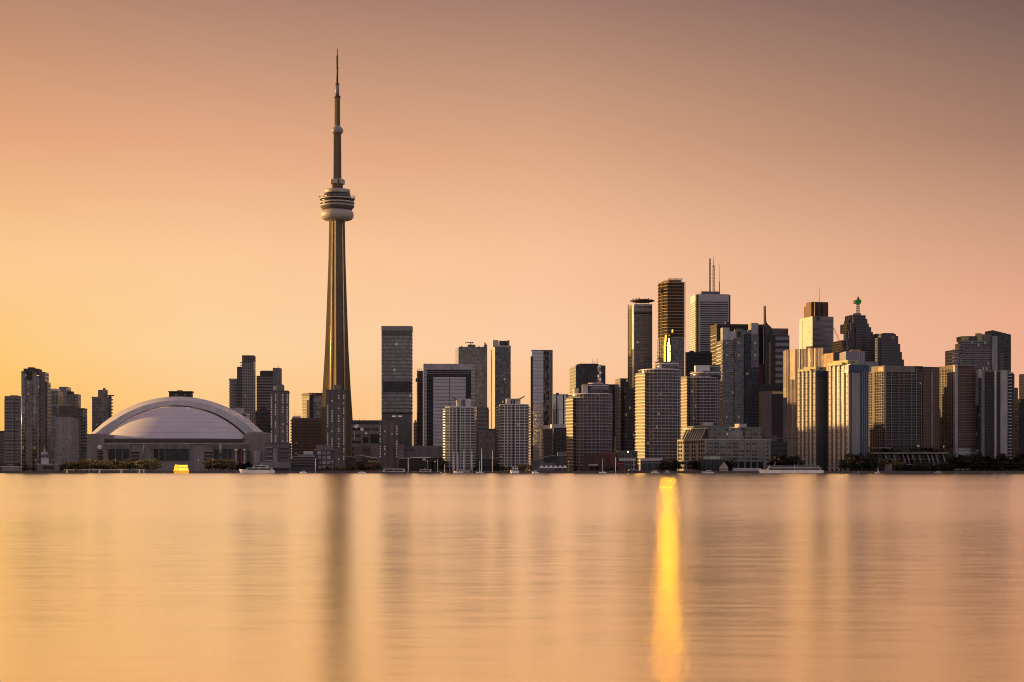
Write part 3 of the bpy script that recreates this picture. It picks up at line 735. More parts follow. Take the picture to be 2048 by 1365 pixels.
b = B('portal_frame_building', 'office block framed by a broad white portal around dark glass', 'building', 846, 848, 948.5, 2260, 4, 40)
b.body(733, fac((.055, .043, .042), (.025, .02, .02), 4.6, 5.5, .96, .84, .15, .4))
fm = fac((.42, .385, .37), (.3, .28, .27), 4.6, 30, .99, .85, .4, .0, 0, .1, 0)
b.box('frame_side', fm, b.x(847.5), b.x(853.5), -1.6, 30, -1, b.h(728))
b.box('frame_side', fm, b.x(942.5), b.x(949.5), -1.6, 30, -1, b.h(728))
b.box('frame_top', mat('frame_top', (.37, .335, .32), .55), b.x(853.5), b.x(942.5), -1.6, 30, b.h(740), b.h(728))
b.pbox('centre_panel', fac((.22, .2, .2), (.5, .47, .47), 4.6, 60, 1, .62, .35, .2, 0, .12, .01), 866.5, 931.5, 754.5, 930, -1.2, 2)
b.pbox('centre_mullion', DARK, 899, 900, 752, 930, -1.5, 0)
b.rep('lintel', MB().box(b.x(853.5), b.x(942.5), -.9, 0, 0, .5), CONCL, [(0, 0, b.h(748)), (0, 0, b.h(743.5))])
for k in range(6): b.mast(849 + k * 12.5, 726.3, 4, .3, STEEL, z0=b.h(728.4))

b = B('construction_core', 'slender brown unfinished concrete tower with rough open floors beside the white portal', 'tower', 834, 835.5, 846, 2330, 8, 14)
b.body(742, fac((.10, .058, .045), (.02, .016, .015), 4.4, 3, .7, .62, .5, 0)); b.slabs(38, b.h(890), b.h(742), mat('raw_slab', (.16, .1, .075), .9), .7, .5, 'floor_slab')
mb = MB()
for px in (836, 839, 843):
    mb.tube((b.x(px), 2, b.top), (b.x(px), 2, b.h(737.5)), .3, .3, 4)
mb.tube((b.x(835), 2, b.h(738)), (b.x(845), 2, b.h(738.5)), .3, .3, 4); mb.build('formwork', BROWN, b.o)
b.pbox('hoist', DARK, 831.5, 834.5, 757, 764, -1, 2); b.pbox('hoist_mast', DARK, 834.2, 835, 740, 900, -.6, .2)

b = B('small_far_block', 'small lit block squeezed between the dark glass tower and the unfinished tower', 'building', 826, 827, 834, 2480, 4, 20)
b.body(846, fac((.2, .15, .11), (.12, .09, .07), 5, 3, .7, .5)); b.pbox('roof_box', CONC, 829, 833, 841, 847, 2, 10)

b = B('finned_glass_tower', 'grey glass tower with a roof crane and a tall fin on its right corner', 'tower', 914.5, 917, 974, 2560, 4, 36)
b.body(694, fac((.12, .115, .105), (.21, .205, .19), 5.4, 3, 1, .8, .13, .65, .006, .3, .02))
b.pbox('fin', mat('fin_glass', (.15, .145, .14), .2, .6), 967.5, 974.4, 691, 930, -.8, 8)
mb = MB(); x0, x1 = b.x(969), b.x(974.4); mb.prism([(x0, -.8), (x1, -.8), (x1, 8), (x0, 8)], b.h(691), [b.h(684), b.h(691.5), b.h(691.5), b.h(684)]); mb.build('fin_tip', mat('fin_glass', (.15, .145, .14), .2, .6), b.o)
b.pbox('plant_room', CONCD, 936, 951, 689.5, 695, 6, 24)
for px in (922, 957): b.pbox('vent', DARK, px, px + 2, 692, 695, 3, 6)
mb = MB(); mb.tube((b.x(942), 12, b.h(690)), (b.x(942), 12, b.h(684.5)), .7); mb.tube((b.x(931), 12, b.h(684.8)), (b.x(947), 12, b.h(684.0)), .6); mb.tube((b.x(946), 12, b.h(686)), (b.x(946), 12, b.h(683)), .9); mb.build('roof_crane', BROWN, b.o)
b.pbox('lower_step', fac((.14, .1, .075), (.12, .1, .085), 5, 3, .7, .6), 958, 978, 818, 930, -4, 30)

def lattice(name, label, px0, py0, px1, py1, D, wd, m, group=None):
    a = Vector((WX(px0, D), 0, WZ(py0, D))); c = Vector((WX(px1, D), 0, WZ(py1, D)))
    t = thing(name, label, 'crane', (a.x, D, a.z), 0, group); c = c - a
    d = c.normalized(); s = Vector((0, 1, 0)); u = d.cross(s)
    mb = MB(); n = max(4, int(c.length / (wd * 1.6)))
    cn = [(s * i + u * j) * wd / 2 for i, j in ((-1, -1), (1, -1), (1, 1), (-1, 1))]
    for q in cn: mb.tube(tuple(q), tuple(c + q), wd * .09, wd * .09, 4)
    mb.build('chord', m, t)
    mb = MB()
    for k in range(n):
        for i in range(4):
            mb.tube(tuple(c * (k / n) + cn[i]), tuple(c * ((k + 1) / n) + cn[(i + 1) % 4]), wd * .06, wd * .06, 4)
    mb.build('lattice_bracing', m, t)
    return t
CRANE = mat('crane_red', (.42, .12, .07), .6)
lattice('tower_crane', 'thin red lattice crane mast left of the finned glass tower', 913, 840, 913, 697, 2540, 2.0, CRANE)

b = B('slim_gold_tower', 'slim glass tower whose left face glows pale gold', 'tower', 983, 990.5, 1021.5, 2480, 4, None)
fr = fac((.10, .09, .085), (.17, .16, .155), 4.6, 2.4, .9, .66, .14, .6, .012, .5, .06)
b.body(693, fr)
b.box('sunlit_face', mat('sunlit_west_panels', (.62, .56, .46), .35, .1), -.5, 0, 1, b.L - 1, -1, b.top)  # sun on the left face painted as a pale panel colour
b.lribs([b.L - 3], 1.6, .7, b.h(780), b.h(705), DARK, 'window_strip')
b.pbox('crown_panel', PALE, 986, 997, 680.5, 694, .5, 10); b.pbox('plant_room', CONCD, 999, 1013, 682, 694, 6, 30); b.pbox('crown_post', CONC, 1014.5, 1019, 681, 694, 1, 20)
b.parapet(PALE, .4, 2)

b = B('checkered_mid_rise', 'brown mid-rise with gold-lit window grid between the twin white condos', 'building', 953, 958, 990, 2150, 8, None)
b.body(862, fac((.12, .08, .055), (.16, .12, .09), 5, 4, .6, .5, .3, .3)); b.pbox('rear_block', fac((.13, .1, .08), (.1, .08, .07), 5, 3, .6, .6), 953, 977, 815, 930, 14, 40); b.pbox('right_block', BROWN, 977, 999, 858, 930, 6, 40)
FM = .92
GM = .72
# ------------------------------------------------------------------ twin white condominiums
CWHITE = mat('condo_white', (.50, .465, .45), .6, var=.12)
def white_condo(name, label, xl, xr, top, pa, pb, ptop, fin, D):
    b = B(name, label, 'tower', xl, xl, xr, D, 3, 34, 'twin white condominium towers')
    W = b.W; m = fac((.15, .14, .135), (.05, .046, .047), 3.4, 2.4, .78, .7, .2, .4, .01, .6)
    n = 22; z0 = b.h(936); z1 = b.h(top + 1.5); dz = (z1 - z0) / n
    poly = [(W * .07, 3.0), (W * .2, 0), (W * .36, -2.2), (W * .66, -2.2), (W * .82, 0), (W * .95, 3.0), (W * .95, 30), (W * .07, 30)]
    b.top = b.h(top)
    MB().prism(poly, -1, b.top).build('wall', m, b.o)
    out = [(-.3, 4.5), (W * .06, 1.0), (W * .2, -1.1), (W * .36, -3.0), (W * .66, -3.0), (W * .82, -1.1), (W * .97, 1.0), (W + .3, 4.5), (W + .3, 26), (-.3, 26)]
    b.rep('balcony', MB().prism(out, 0, .55), CWHITE, [(0, 0, z0 + dz * (k + .5)) for k in range(n)])
    rail = MB()
    for (p, q) in zip(out[:7], out[1:8]):
        rail.prism([p, q, (q[0], q[1] + .12), (p[0], p[1] + .12)], .55, 1.35)
    b.rep('balcony_glass', rail, mat('balcony_glass', (.15, .15, .155), .4, 0), [(0, 0, z0 + dz * (k + .5)) for k in range(n - 1)])
    for fx, y in ((.2, -1.7), (.285, -2.4), (.40, -3.4), (.53, -3.4), (.66, -3.5), (.82, -1.7)):
        MB().box(W * fx - .35, W * fx + .35, y, y + 3, -1, b.top + .6).build('pier', CWHITE, b.o)
    MB().box(W * .455, W * .48, -3.2, -2, -1, b.top).build('recess', DARK, b.o)
    MB().prism([(x, y - .2) for x, y in poly], b.top - .4, b.top + .9).build('parapet', CWHITE, b.o)
    b.pent(pa, pb, ptop, PALE, y0=4, y1=22)
    pm = (pa + pb) / 2
    b.pbox('penthouse_window', DARK, pm - 5, pm + 4, ptop + 1.5, top - 1, 3.7, 4.2)
    for k in range(4): b.pbox('penthouse_post', CWHITE, pm - 5.6 + k * 3, pm - 5 + k * 3, ptop + .5, top, 3.2, 4.4)
    # curved roof fin
    pts = [(b.x(px, 3), b.h(py, 3)) for px, py in fin]
    rows = [[(x, 2, z), (x, 9, z + .4)] for x, z in pts]; rows2 = [[(x, 9, z - .9), (x, 2, z - 1.3)] for x, z in pts]
    mb = MB(); mb.grid([r + q for r, q in zip(rows, rows2)] , False); mb.build('roof_fin', PALE, b.o)
    x, z = pts[0]; b.mast(pm + 10, ptop - 2.5, 6, .2, STEEL)
    return b
white_condo('white_condo_tower', 'left white balconied condo tower standing before the portal building', 886.5, 952, 815, 913, 942, 798, [(901, 792.5), (908, 795.5), (915, 799.5), (917, 806)], 1838)
white_condo('white_condo_tower', 'right white balconied condo tower whose roof fin sweeps up to the right', 996, 1061, 810, 1013, 1041, 797.5, [(1032, 799), (1040, 797), (1046, 793.5), (1050, 791)], 1842)

b = B('split_glass_tower', 'slim tower half pale glass and half brown mirrored pattern', 'tower', 1062, 1064, 1105, 2440, 4, None)
b.body(701.5, fac((.3, .275, .27), (.52, .5, .51), 5.0, 3, 1, .86, .13, .65, .004, .06, .008))
b.pbox('mirror_strip', fac((.06, .045, .04), (.20, .13, .09), 4.0, 2.2, .96, .92, .12, .7, 0, .8, .14), 1086.8, 1098.6, 700.8, 930, -.3, 3)
b.pbox('end_strip', fac((.2, .18, .17), (.17, .15, .14), 5, 1.5, .7, .7, .2, .5, 0, .6), 1099, 1105.4, 701, 930, -.2, 4)
b.box('roof_slab', CONCD, -.4, b.W + .4, -.4, b.L, b.top, b.top + .9)
b.pbox('brown_edge', fac((.12, .07, .05), (.1, .06, .045), 5, 2, .8, .6), 1061.4, 1066, 713, 930, -.6, 3)

b = B('mirror_block', 'pale mirrored block with dark vertical strips reflecting the skyline', 'tower', 1104, 1106, 1137.5, 2540, 5, None)
b.body(790, fac((.3, .27, .25), (.62, .58, .52), 30, 3, 1, .98, .06, .92, 0, .05, .006))
for px in (1112.5, 1126, 1133): b.pbox('dark_strip', DARK, px, px + 2, 789, 930, -.4, .6)
b.pbox('roof_box', CONC, 1113, 1118, 786, 791, 3, 10); b.pbox('parapet', CONC, 1106, 1137, 789, 791, -.3, 1)

b = B('gold_balcony_block', 'lower brown block with zigzag gold-lit balconies at centre', 'building', 1080, 1090, 1104, 2010, 16, None)
b.body(858, fac((.085, .062, .052), (.06, .05, .045), 4, 3, .6, .5)); b.lribs([b.L * .5], 5, .9, 3, b.top - 2, PALE, 'balcony_stack')
b.rep('balcony', MB().box(-2.3, 1, b.L * .2, b.L * .8, 0, 1.5), PALE, [(0, 0, 4 + k * 3.3) for k in range(11)])
b.pent(1090, 1100, 851, PALE, y0=3, y1=12)
b = B('gold_balcony_block', 'taller brown block with a pale penthouse beside the round glass condo', 'building', 1101, 1107, 1133, 2030, 10, None)
b.body(856, fac((.08, .06, .055), (.05, .045, .045), 4, 3, .7, .5)); b.pent(1104, 1131, 849, PALE, y0=3, y1=16)
b.rep('balcony', MB().box(-2.0, 1, b.L * .1, b.L * .7, 0, 1.5), PALE, [(0, 0, 10 + k * 3.5) for k in range(9)])
b.ribs([b.x(1113), b.x(1121), b.x(1128)], .9, .5, 0, b.top - 1, CONCD)

b = B('dark_office_block', 'dark glass office block with slanted pale left face and roof aerials', 'tower', 1140, 1152, 1211, 2500, 6, None)
b.body(731, fac((.06, .055, .055), (.10, .093, .092), 4.8, 2.6, .92, .72, .12, .6, .004, .4, .03))
b.box('side_face', fac((.3, .27, .24), (.64, .60, .54), 4.8, 40, 1, .9, .1, .85, 0, .04, .004), -.5, 0, 0, b.L, -1, b.top)  # sunset glow on this side put into much paler glass
b.pbox('roof_plant', BROWN, 1160, 1196, 727.5, 732, 4, 30)
for k in range(12): b.pbox('roof_vent', DARK, 1154 + k * 4.6, 1156 + k * 4.6, 728.6 + (k % 3), 731.5, 2, 4)
for px, py in ((1184.5, 717), (1188.5, 722), (1192, 719), (1194.5, 716)): b.mast(px, py, 8, .35, DARK)
b.pbox('glint_strip', fac((.2, .15, .1), (.75, .62, .42), 4.8, 2.6, .95, .8, .12, .95, 0, .6, .9), 1195, 1203, 732, 792, -.35, .5)  # gold reflection painted as a strip of bright panes

# ------------------------------------------------------------------ round glass condominiums
def round_condo(label, xl, xr, top, ptop, pa, pb, wing_top, goldx, D, bottom, floors, drums):
    t = 'round_condo_tower'
    b = B(t, label, 'tower', xl, xl, xr, D, 0, 40, 'round glass condominium towers by the water')
    W = b.W; r = W * .5; cx = W * .53; cy = r * .86
    b.top = b.h(top)
    z0 = b.h(bottom)
    r = W - cx
    g = fac((.14, .12, .13), (.085, .078, .09), (b.h(top) - z0) / floors, 2.1, .80, .62, .18, .55, .006, .5, .04)
    MB().lathe([(r, -1), (r, b.top)], 64, cx, cy, False).build('glass_drum', g, b.o)
    dz = (b.top - z0) / floors
    slab = MB().lathe([(r + .1, 0), (r + .75, 0), (r + .75, .55), (r + .1, .55)], 64, cx, cy, False)
    b.rep('floor_band', slab, mat('white_lilac_band', (.44, .395, .43), .6, var=.08), [(0, 0, z0 + dz * k) for k in range(floors + 1)])
    me = MB().box(-.22, .22, -.45, .1, z0, b.top).mesh('mullion', mat('mullion_lilac', (.32, .285, .31), .6))
    for k in range(17):
        a = pi + pi * (k + .5) / 17
        o = link('mullion', me, b.o, (cx + (r + .1) * cos(a), cy + (r + .1) * sin(a), 0)); o.rotation_euler = (0, 0, a + pi / 2)
    # flat sunlit wing on the left with projecting balconies
    wx1 = b.x(goldx); wt = b.h(wing_top)
    mb = MB(); wp = [(0, cy * .82), (wx1, cy * .06), (wx1 + 4, cy * .5), (wx1 + 4, cy * 1.6), (0, cy * 1.5)]
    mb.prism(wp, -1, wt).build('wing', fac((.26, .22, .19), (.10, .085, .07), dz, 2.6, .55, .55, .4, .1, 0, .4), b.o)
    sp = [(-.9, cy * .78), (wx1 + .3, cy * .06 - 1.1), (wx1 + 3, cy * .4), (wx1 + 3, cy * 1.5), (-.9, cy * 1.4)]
    b.rep('balcony', MB().prism(sp, 0, 1.0), mat('sunlit_balcony', (.66, .48, .29), .6, var=.08), [(0, 0, z0 + dz * (k + .2)) for k in range(int((wt - z0) / dz))])  # white balconies coloured orange to carry the low sun
    # crown
    MB().lathe([(r - 1, b.top), (r - 1, b.top + .8), (r - 2, b.top + 1.4)], 48, cx, cy, False).build('roof_rim', WHITE, b.o)
    for (pa_, pb_, py, m) in drums:
        x0, x1 = b.x(pa_, cy), b.x(pb_, cy); rr = (x1 - x0) / 2
        MB().lathe([(rr, b.top - .5), (rr, b.h(py, cy))], 40, (x0 + x1) / 2, cy, True).build('penthouse', m, b.o)
        zt = b.h(py, cy)
        MB().lathe([(rr + .1, zt - 2.6), (rr + .5, zt - 2.6), (rr + .5, zt - 1.9), (rr + .1, zt - 1.9)], 40, (x0 + x1) / 2, cy, False).build('penthouse_band', WHITE, b.o)
    return b
LIL = mat('lilac_glass', (.13, .115, .13), .2, .5)
b = round_condo('shortest round glass condo with gold-lit wing, in front of the dark office block with aerials', 1134, 1226, 789, 767, 1170, 1215, 795, 1145.5, 2080, 932, 22, [(1164, 1217, 769, LIL), (1146, 1158, 777, mat('tan_drum', (.4, .32, .24), .6)), (1176, 1206, 766.5, PALE)])
b.pbox('right_pier', PALE, 1216.5, 1219, 793, 925, 22, 26)
b.pbox('penthouse_wall', PALE, 1164.5, 1176, 771, 787, 8, 20)
b = round_condo('tallest round glass condo with a broad glowing gold wing on its left', 1275, 1364, 740, 724, 1310, 1357, 745, 1289.5, 1915, 930, 29, [(1311, 1357, 725, LIL), (1308, 1320, 724, mat('tan_drum', (.4, .32, .24), .6))])
b.pbox('recess', BLACKG, 1327, 1333, 748, 925, 0.2, 3)
b.pbox('penthouse_wall', PALE, 1320, 1324, 726, 738, 10, 20)
b = round_condo('round glass condo with a white roof box rising behind the green-roofed terminal', 1366, 1443, 756, 731, 1390, 1440, 752, 1373.5, 2010, 925, 28, [(1381, 1442, 743.5, LIL), (1417, 1441, 731, mat('plum_drum', (.08, .06, .065), .4))])
b.pbox('penthouse_wall', WHITE, 1391, 1418, 731, 744, 2, 16)

b = B('dark_condo_block', 'dark condo block between the shortest round condo and the slim dark office', 'tower', 1214, 1217, 1232, 2330, 5, None)
b.body(769, fac((.05, .042, .04), (.07, .063, .063), 4.5, 2.5, .8, .65, .2, .5, .02)); b.pbox('step', CONCD, 1214, 1224, 774, 930, -2, 10)
b.slabs(30, 5, b.h(775), CONCD, .6, .5, 'balcony', b.x(1221), b.W)
b = B('slim_dark_office', 'slim dark office with a pale reflecting left face beside the disc-topped tower', 'tower', 1231, 1241, 1258, 2290, 8, None)
b.body(757, fac((.035, .03, .03), (.05, .045, .045), 4.5, 2.5, .9, .7, .12, .5, .012))
b.box('side_face', fac((.3, .27, .24), (.60, .56, .50), 4.5, 40, 1, .9, .1, .85, 0, .04, .004), -.5, 0, 0, b.L, -1, b.top)  # bright western reflection put into the colour of this side's glass
b.pbox('lower_tower', fac((.07, .055, .05), (.06, .05, .05), 4.5, 2.4, .7, .6, .2, .4, .05), 1251, 1271, 775, 946, -8, 10)

# ------------------------------------------------------------------ financial towers
b = B('disc_topped_tower', 'tall tower with a flat disc-shaped helipad canopy and sunlit gold left edge', 'tower', 1257, 1268.5, 1304.5, 2450, 10, None)
fr = fac((.18, .16, .155), (.26, .24, .235), 4.6, 3.2, .9, .62, .16, .55, .006, .45, .04)
b.body(608, fr)
b.box('sunlit_edge', mat('sunlit_edge_panel', (.72, .60, .40), .3, .15), -.5, .0, 0, b.L * .32, -1, b.top - 3)  # sunlit corner painted on as a gold-coloured strip
b.box('side_wall', fac((.11, .075, .05), (.05, .04, .03), 4.6, 3, .6, .6, .3, .3), -.35, 0, b.L * .36, b.L, -1, b.top - 5)
b.slabs(44, b.h(790), b.h(628), mat('taupe_band', (.26, .235, .225), .6), .5, .7, 'floor_band', .6, b.W, sides=False)
b.pbox('crown_band', PALE, 1268.5, 1304.5, 608, 612, -.6, 10); b.pbox('crown_band', mat('crown_grey', (.26, .23, .22), .5), 1268.5, 1304.5, 616, 623, -.6, 10); b.pbox('dark_belt', BLACKG, 1268.5, 1304.5, 625, 628, -.7, 10)
cx = b.x(1284.5, 14); cy = 14; zt = b.h(602.5, 14)
rr = (b.x(1307, 14) - b.x(1258.5, 14)) / 2
MB().lathe([(rr * .72, zt - 1.6), (rr, zt), (rr, zt + .8), (rr * .5, zt + 2.4), (.6, zt + 3)], 48, cx, cy).build('disc_canopy', BROWN, b.o)
for k in range(8):
    a = 2 * pi * k / 8; MB().tube((cx + rr * .5 * cos(a), cy + rr * .45 * sin(a), b.top - .5), (cx + rr * .55 * cos(a), cy + rr * .5 * sin(a), zt - .6), .35, .35, 5).build('canopy_post', CONCL, b.o)
mb = MB()
for k in range(7): mb.box(cx - 14 + k * 4.4, cx - 12.6 + k * 4.4, cy - 1, cy + 1, zt + .5, zt + 3.2 + (k % 3) * .7)
mb.build('roof_equipment', BROWN, b.o); b.mast(1278, 592.5, 14, .3, DARK, z0=zt + 2)
b.pbox('hoist_mast', DARK, 1255.8, 1257, 609, 930, 3, 4)

b = B('construction_tower', 'unfinished glass tower with bare gold-lit upper floors and dazzling sun reflection', 'tower', 1319.5, 1319.5, 1369.5, 2390, 0, 46)
W = b.W; xc = b.x(1334.5); xe = W * .97
poly = [(0, 16), (xc * .30, 8), (xc, 0), (W * .9, 0), (W, 6), (W, 42), (0, 42)]
zg = b.h(675)
lowm = fac((.20, .18, .17), (.19, .18, .18), 4.6, 2.6, .9, .68, .12, .6, .004, .4, .02)
MB().prism(poly, -1, zg).build('glazed_wall', lowm, b.o)
# upper floors: dark frame, slabs and columns
inner = [(x + (1.2 if x < W / 2 else -1.2), y + 1.2) for x, y in poly]
MB().prism(inner, zg, b.h(566)).build('open_core', fac((.055, .034, .024), (.012, .01, .01), 4.6, 2.8, .75, .7, .5, .1), b.o)
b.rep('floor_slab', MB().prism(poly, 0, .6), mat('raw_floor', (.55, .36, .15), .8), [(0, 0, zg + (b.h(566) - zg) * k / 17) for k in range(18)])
mb = MB()
for i in range(5):
    p, q = poly[i], poly[i + 1]
    n = 5
    for k in range(n): x = p[0] + (q[0] - p[0]) * k / n; y = p[1] + (q[1] - p[1]) * k / n; mb.tube((x, y + .6, zg), (x, y + .6, b.h(564)), .35, .35, 4)
mb.build('column_row', mat('raw_column', (.14, .085, .05), .8), b.o)
top = [(x * .74 + W * .16, y * .8 + 4) for x, y in poly]
MB().prism(top, b.h(568), b.h(560)).build('crown', mat('raw_crown', (.10, .06, .04), .8), b.o)
mb = MB()
for k in range(13):
    x = b.x(1337 + k * 2.3, 8); mb.tube((x, 8, b.h(561)), (x, 8, b.h(555.5 + (k % 2))), .3, .3, 4)
for z in (555.7, 558.2): mb.tube((b.x(1337, 8), 8, b.h(z)), (b.x(1364.5, 8), 8, b.h(z)), .3, .3, 4)
mb.build('roof_formwork', BROWN, b.o)
# the glazed corner strip that catches the sun: its face looks between the sun and the camera
cam_dir = Vector((-K(1336), -1, 0)).normalized()
nrm = (SUN_H.normalized() + cam_dir).normalized(); tg = Vector((-nrm.y, nrm.x, 0))
if tg.y > 0: tg = -tg
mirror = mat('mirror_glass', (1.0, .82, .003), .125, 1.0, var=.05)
halo = mat('glint_halo_glass', (.16, .085, .01), .42, 1.0, var=.05)  # dim flanking panes added as an orange halo round the glint
def glint(px0, px1, pya, pyb, nm, out=-.6, m=None):
    p = Vector((b.x(px0, out), out, 0)); ln = (px1 - px0) * b.D / F / max(.15, abs(tg.x))
    q = p + tg * ln
    MB().prism([(p.x, p.y), (q.x, q.y), (q.x + .8, q.y + .8), (p.x + .8, p.y + .8)], b.h(pyb), b.h(pya)).build(nm, m or mirror, b.o)
for k in range(8):
    y_ = 671.5 + k * 6.6; wd = .2 + min(k, 3) * .75
    glint(1333.4 - wd, 1336.6 + wd, y_, y_ + 5.9, 'mirror_pane')
    glint(1330.2 - wd, 1333.2 - wd, y_ - .6, y_ + 5.9, 'halo_pane', -.6, halo); glint(1336.8 + wd, 1339.6 + wd, y_ - .6, y_ + 5.9, 'halo_pane', -.6, halo)
glint(1342.6, 1345.8, 660.2, 665.2, 'halo_pane', -.4, halo); glint(1343.7, 1345.0, 661.7, 663.7, 'mirror_pane', -.8)
b.pbox('hoist_mast', DARK, 1318.4, 1319.4, 566, 930, 8, 9); b.pbox('hoist', BROWN, 1321, 1327, 578, 586, 6, 9)
b.pbox('hoist_mast', DARK, 1369.8, 1370.7, 563, 930, 4, 5)

b = B('white_banded_tower', 'tallest white office tower with dark ribbon windows, notched corners and three antennas', 'tower', 1380.5, 1393, 1462, 2850, 5, None)
lw = mat('white_marble', (.43, .385, .37), .55, var=.08)
dz0, dz1 = b.h(760), b.h(603.5)
mfac = fac((.40, .36, .35), (.03, .028, .03), (dz1 - dz0) / 35, 90, .999, .46, .25, .3, 0, .2, 0)
x1, x2 = b.x(1399), b.x(1456.5)
b.top = b.h(588.5)
b.box('core', DARK, .8, b.W - .8, .8, b.L - .8, -1, b.top - 2)
b.box('front_panel', lw, x1, x2, -1, 10, dz1, b.top); b.box('front_panel', mfac, x1, x2, -1, 10, dz1 - (dz1 - dz0) / 35 * 64.0, dz1)
b.ribs([x1 - .2, x2 + .2], 1.6, 1.3, 0, b.top, lw, 'corner_pier')
y2 = b.L * .92
b.box('side_panel', mat('sunlit_marble', (.6, .54, .46), .5, var=.06), -1, 9, 4, y2, dz1, b.top)  # sunlit copy of the white marble, painted lighter and warmer
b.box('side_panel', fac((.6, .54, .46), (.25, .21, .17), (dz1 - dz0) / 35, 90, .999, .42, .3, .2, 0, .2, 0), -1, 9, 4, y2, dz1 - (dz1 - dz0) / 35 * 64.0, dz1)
b.box('roof', CONCD, .6, b.W - .6, .6, b.L - .6, b.top - 2.2, b.top - 1)
b.pent(1404, 1440, 583, mat('plum_plant', (.12, .09, .10), .6), y0=8, y1=40)
b.pbox('plant_step', PALE, 1401, 1406, 585.5, 589, 8, 20)
def lat_mast(px, pyb, pyt, wd, name, y):
    x = b.x(px, y); z0, z1 = b.h(pyb, y), b.h(pyt, y); mb = MB()
    for i, j in ((-1, -1), (1, -1), (1, 1), (-1, 1)): mb.tube((x + i * wd / 2, y + j * wd / 2, z0), (x + i * wd / 2, y + j * wd / 2, z1), .45, .4, 4)
    n = int((z1 - z0) / 3)
    for k in range(n):
        za = z0 + (z1 - z0) * k / n
        mb.box(x - wd * .62, x + wd * .62, y - wd * .62, y + wd * .62, za, za + (1.1 if k % 2 else .5))
    mb.build(name, DARK, b.o)
lat_mast(1419.8, 584, 517, 1.9, 'antenna', 16); lat_mast(1427.2, 584, 531, 2.2, 'antenna', 16)
b.mast(1427.2, 514, 16, .5, DARK, z0=b.h(531)); b.mast(1438.6, 563, 16, .8, BROWN, z0=b.h(584), r1=.7); b.mast(1438.6, 528, 16, .35, BROWN, z0=b.h(564))
for px in (1403, 1406, 1411, 1431, 1434, 1446): b.mast(px, 580, 12, .25, DARK, z0=b.h(587))

b = B('black_podium_tower', 'squat black office block in front of the white banded tower', 'tower', 1370, 1372, 1424, 2620, 4, None)
b.body(704.5, fac((.012, .01, .01), (.03, .026, .027), 5, 3, 1, .5, .2, .4, 0, .4)); b.pbox('roof_box', BLACKG, 1380, 1388, 702, 705, 4, 14)
b = B('dark_brown_tower', 'wide dark brown glass tower behind the blue-grey condo', 'tower', 1421, 1434, 1527, 2720, 8, None)
b.body(653, fac((.022, .016, .015), (.045, .034, .03), 4.8, 3, .9, .6, .15, .5, 0, .4)); b.box('crown', mat('brown_crown', (.03, .02, .018), .5), -.3, b.W + .3, -.3, b.L, b.top, b.h(648.2))
b.lribs([], 1, 1, 0, 1, PALE)
b.rep('side_band', MB().box(-.5, .2, 2, b.L - 2, 0, 1.0), mat('sunlit_spandrel', (.5, .38, .24), .5), [(0, 0, b.h(780) + k * 6.1) for k in range(15)])  # gold sunlight on the side put into the spandrel colour
b.pbox('roof_vent', BROWN, 1452, 1458, 644, 649, 4, 12); b.pbox('red_panel', BRICK, 1518, 1528, 727, 780, -.5, 2)

b = B('blue_grey_condo', 'stepped blue-grey glass condo with boxy pale crowns in front of the dark brown tower', 'tower', 1434.5, 1446, 1518, 2190, 7, None)
gm = fac((.17, .165, .17), (.17, .17, .185), 3.9, 1.9, .82, .62, .16, .5, .012, .6, .04)
b.body(680, gm)
b.slabs(44, b.h(880), b.h(684), mat('grey_slab', (.30, .28, .28), .6), .5, .5, 'floor_band', 0, b.x(1490))
b.pbox('crown_box', mat('pale_blue_panel', (.34, .355, .35), .35, .2), 1445.5, 1459, 655.5, 681, .3, 12); b.pbox('crown_box', PALE, 1459, 1473, 663, 681, 1, 14)
b.pbox('crown_box', CONC, 1473, 1485, 657.5, 681, -.2, 12); b.pbox('crown_window', DARK, 1474.5, 1482, 663, 673.5, -.5, 1)
b.pbox('upper_wing', gm, 1485, 1503, 660, 930, -1, 20); b.pbox('bay', gm, 1470, 1488, 676, 930, -2.5, 4)
b.pbox('crown_box', mat('pale_blue_panel', (.34, .355, .35), .35, .2), 1502.5, 1516.5, 645.5, 668, -1, 14)
dkb = fac((.03, .033, .045), (.055, .065, .10), 3.9, 2.4, .92, .6, .12, .6, .006, .5, .03)
b.pbox('dark_wing', dkb, 1489, 1518, 668, 930, -3.4, 6); b.pbox('light_wing', gm, 1502.5, 1517, 667, 735, -3.8, 2)
b.rep('side_balcony', MB().box(-1.6, .5, 1, b.L - 1, 0, 1.3), PALE, [(0, 0, b.h(800) + k * 4.6) for k in range(16)])
b.pbox('recess', BLACKG, 1489, 1492, 735, 930, -3.8, -2)

b = B('spire_tower', 'curved sail-topped glass tower drawn up into a thin dark spire', 'tower', 1530, 1541, 1579, 2700, 8, None)
gm = fac((.05, .047, .05), (.26, .265, .27), 9.6, 40, 1, .52, .15, .6, .003, .1, .01)
b.body(671, gm)
b.pbox('crown', CONCD, 1545, 1576.5, 657, 671.5, 2, 26); b.pbox('crown_band', BROWN, 1559, 1576.5, 663, 668, 1.6, 3)
b.pbox('dark_strip', BLACKG, 1541, 1551, 672, 790, -1, 2)
b.box('side_face', fac((.5, .45, .38), (.62, .57, .48), 4, 3, .9, .86, .15, .7, 0, .2, .02), -.6, 0, 0, b.L, b.h(775), b.h(684))  # sunlit stretch of the left side painted as pale facade
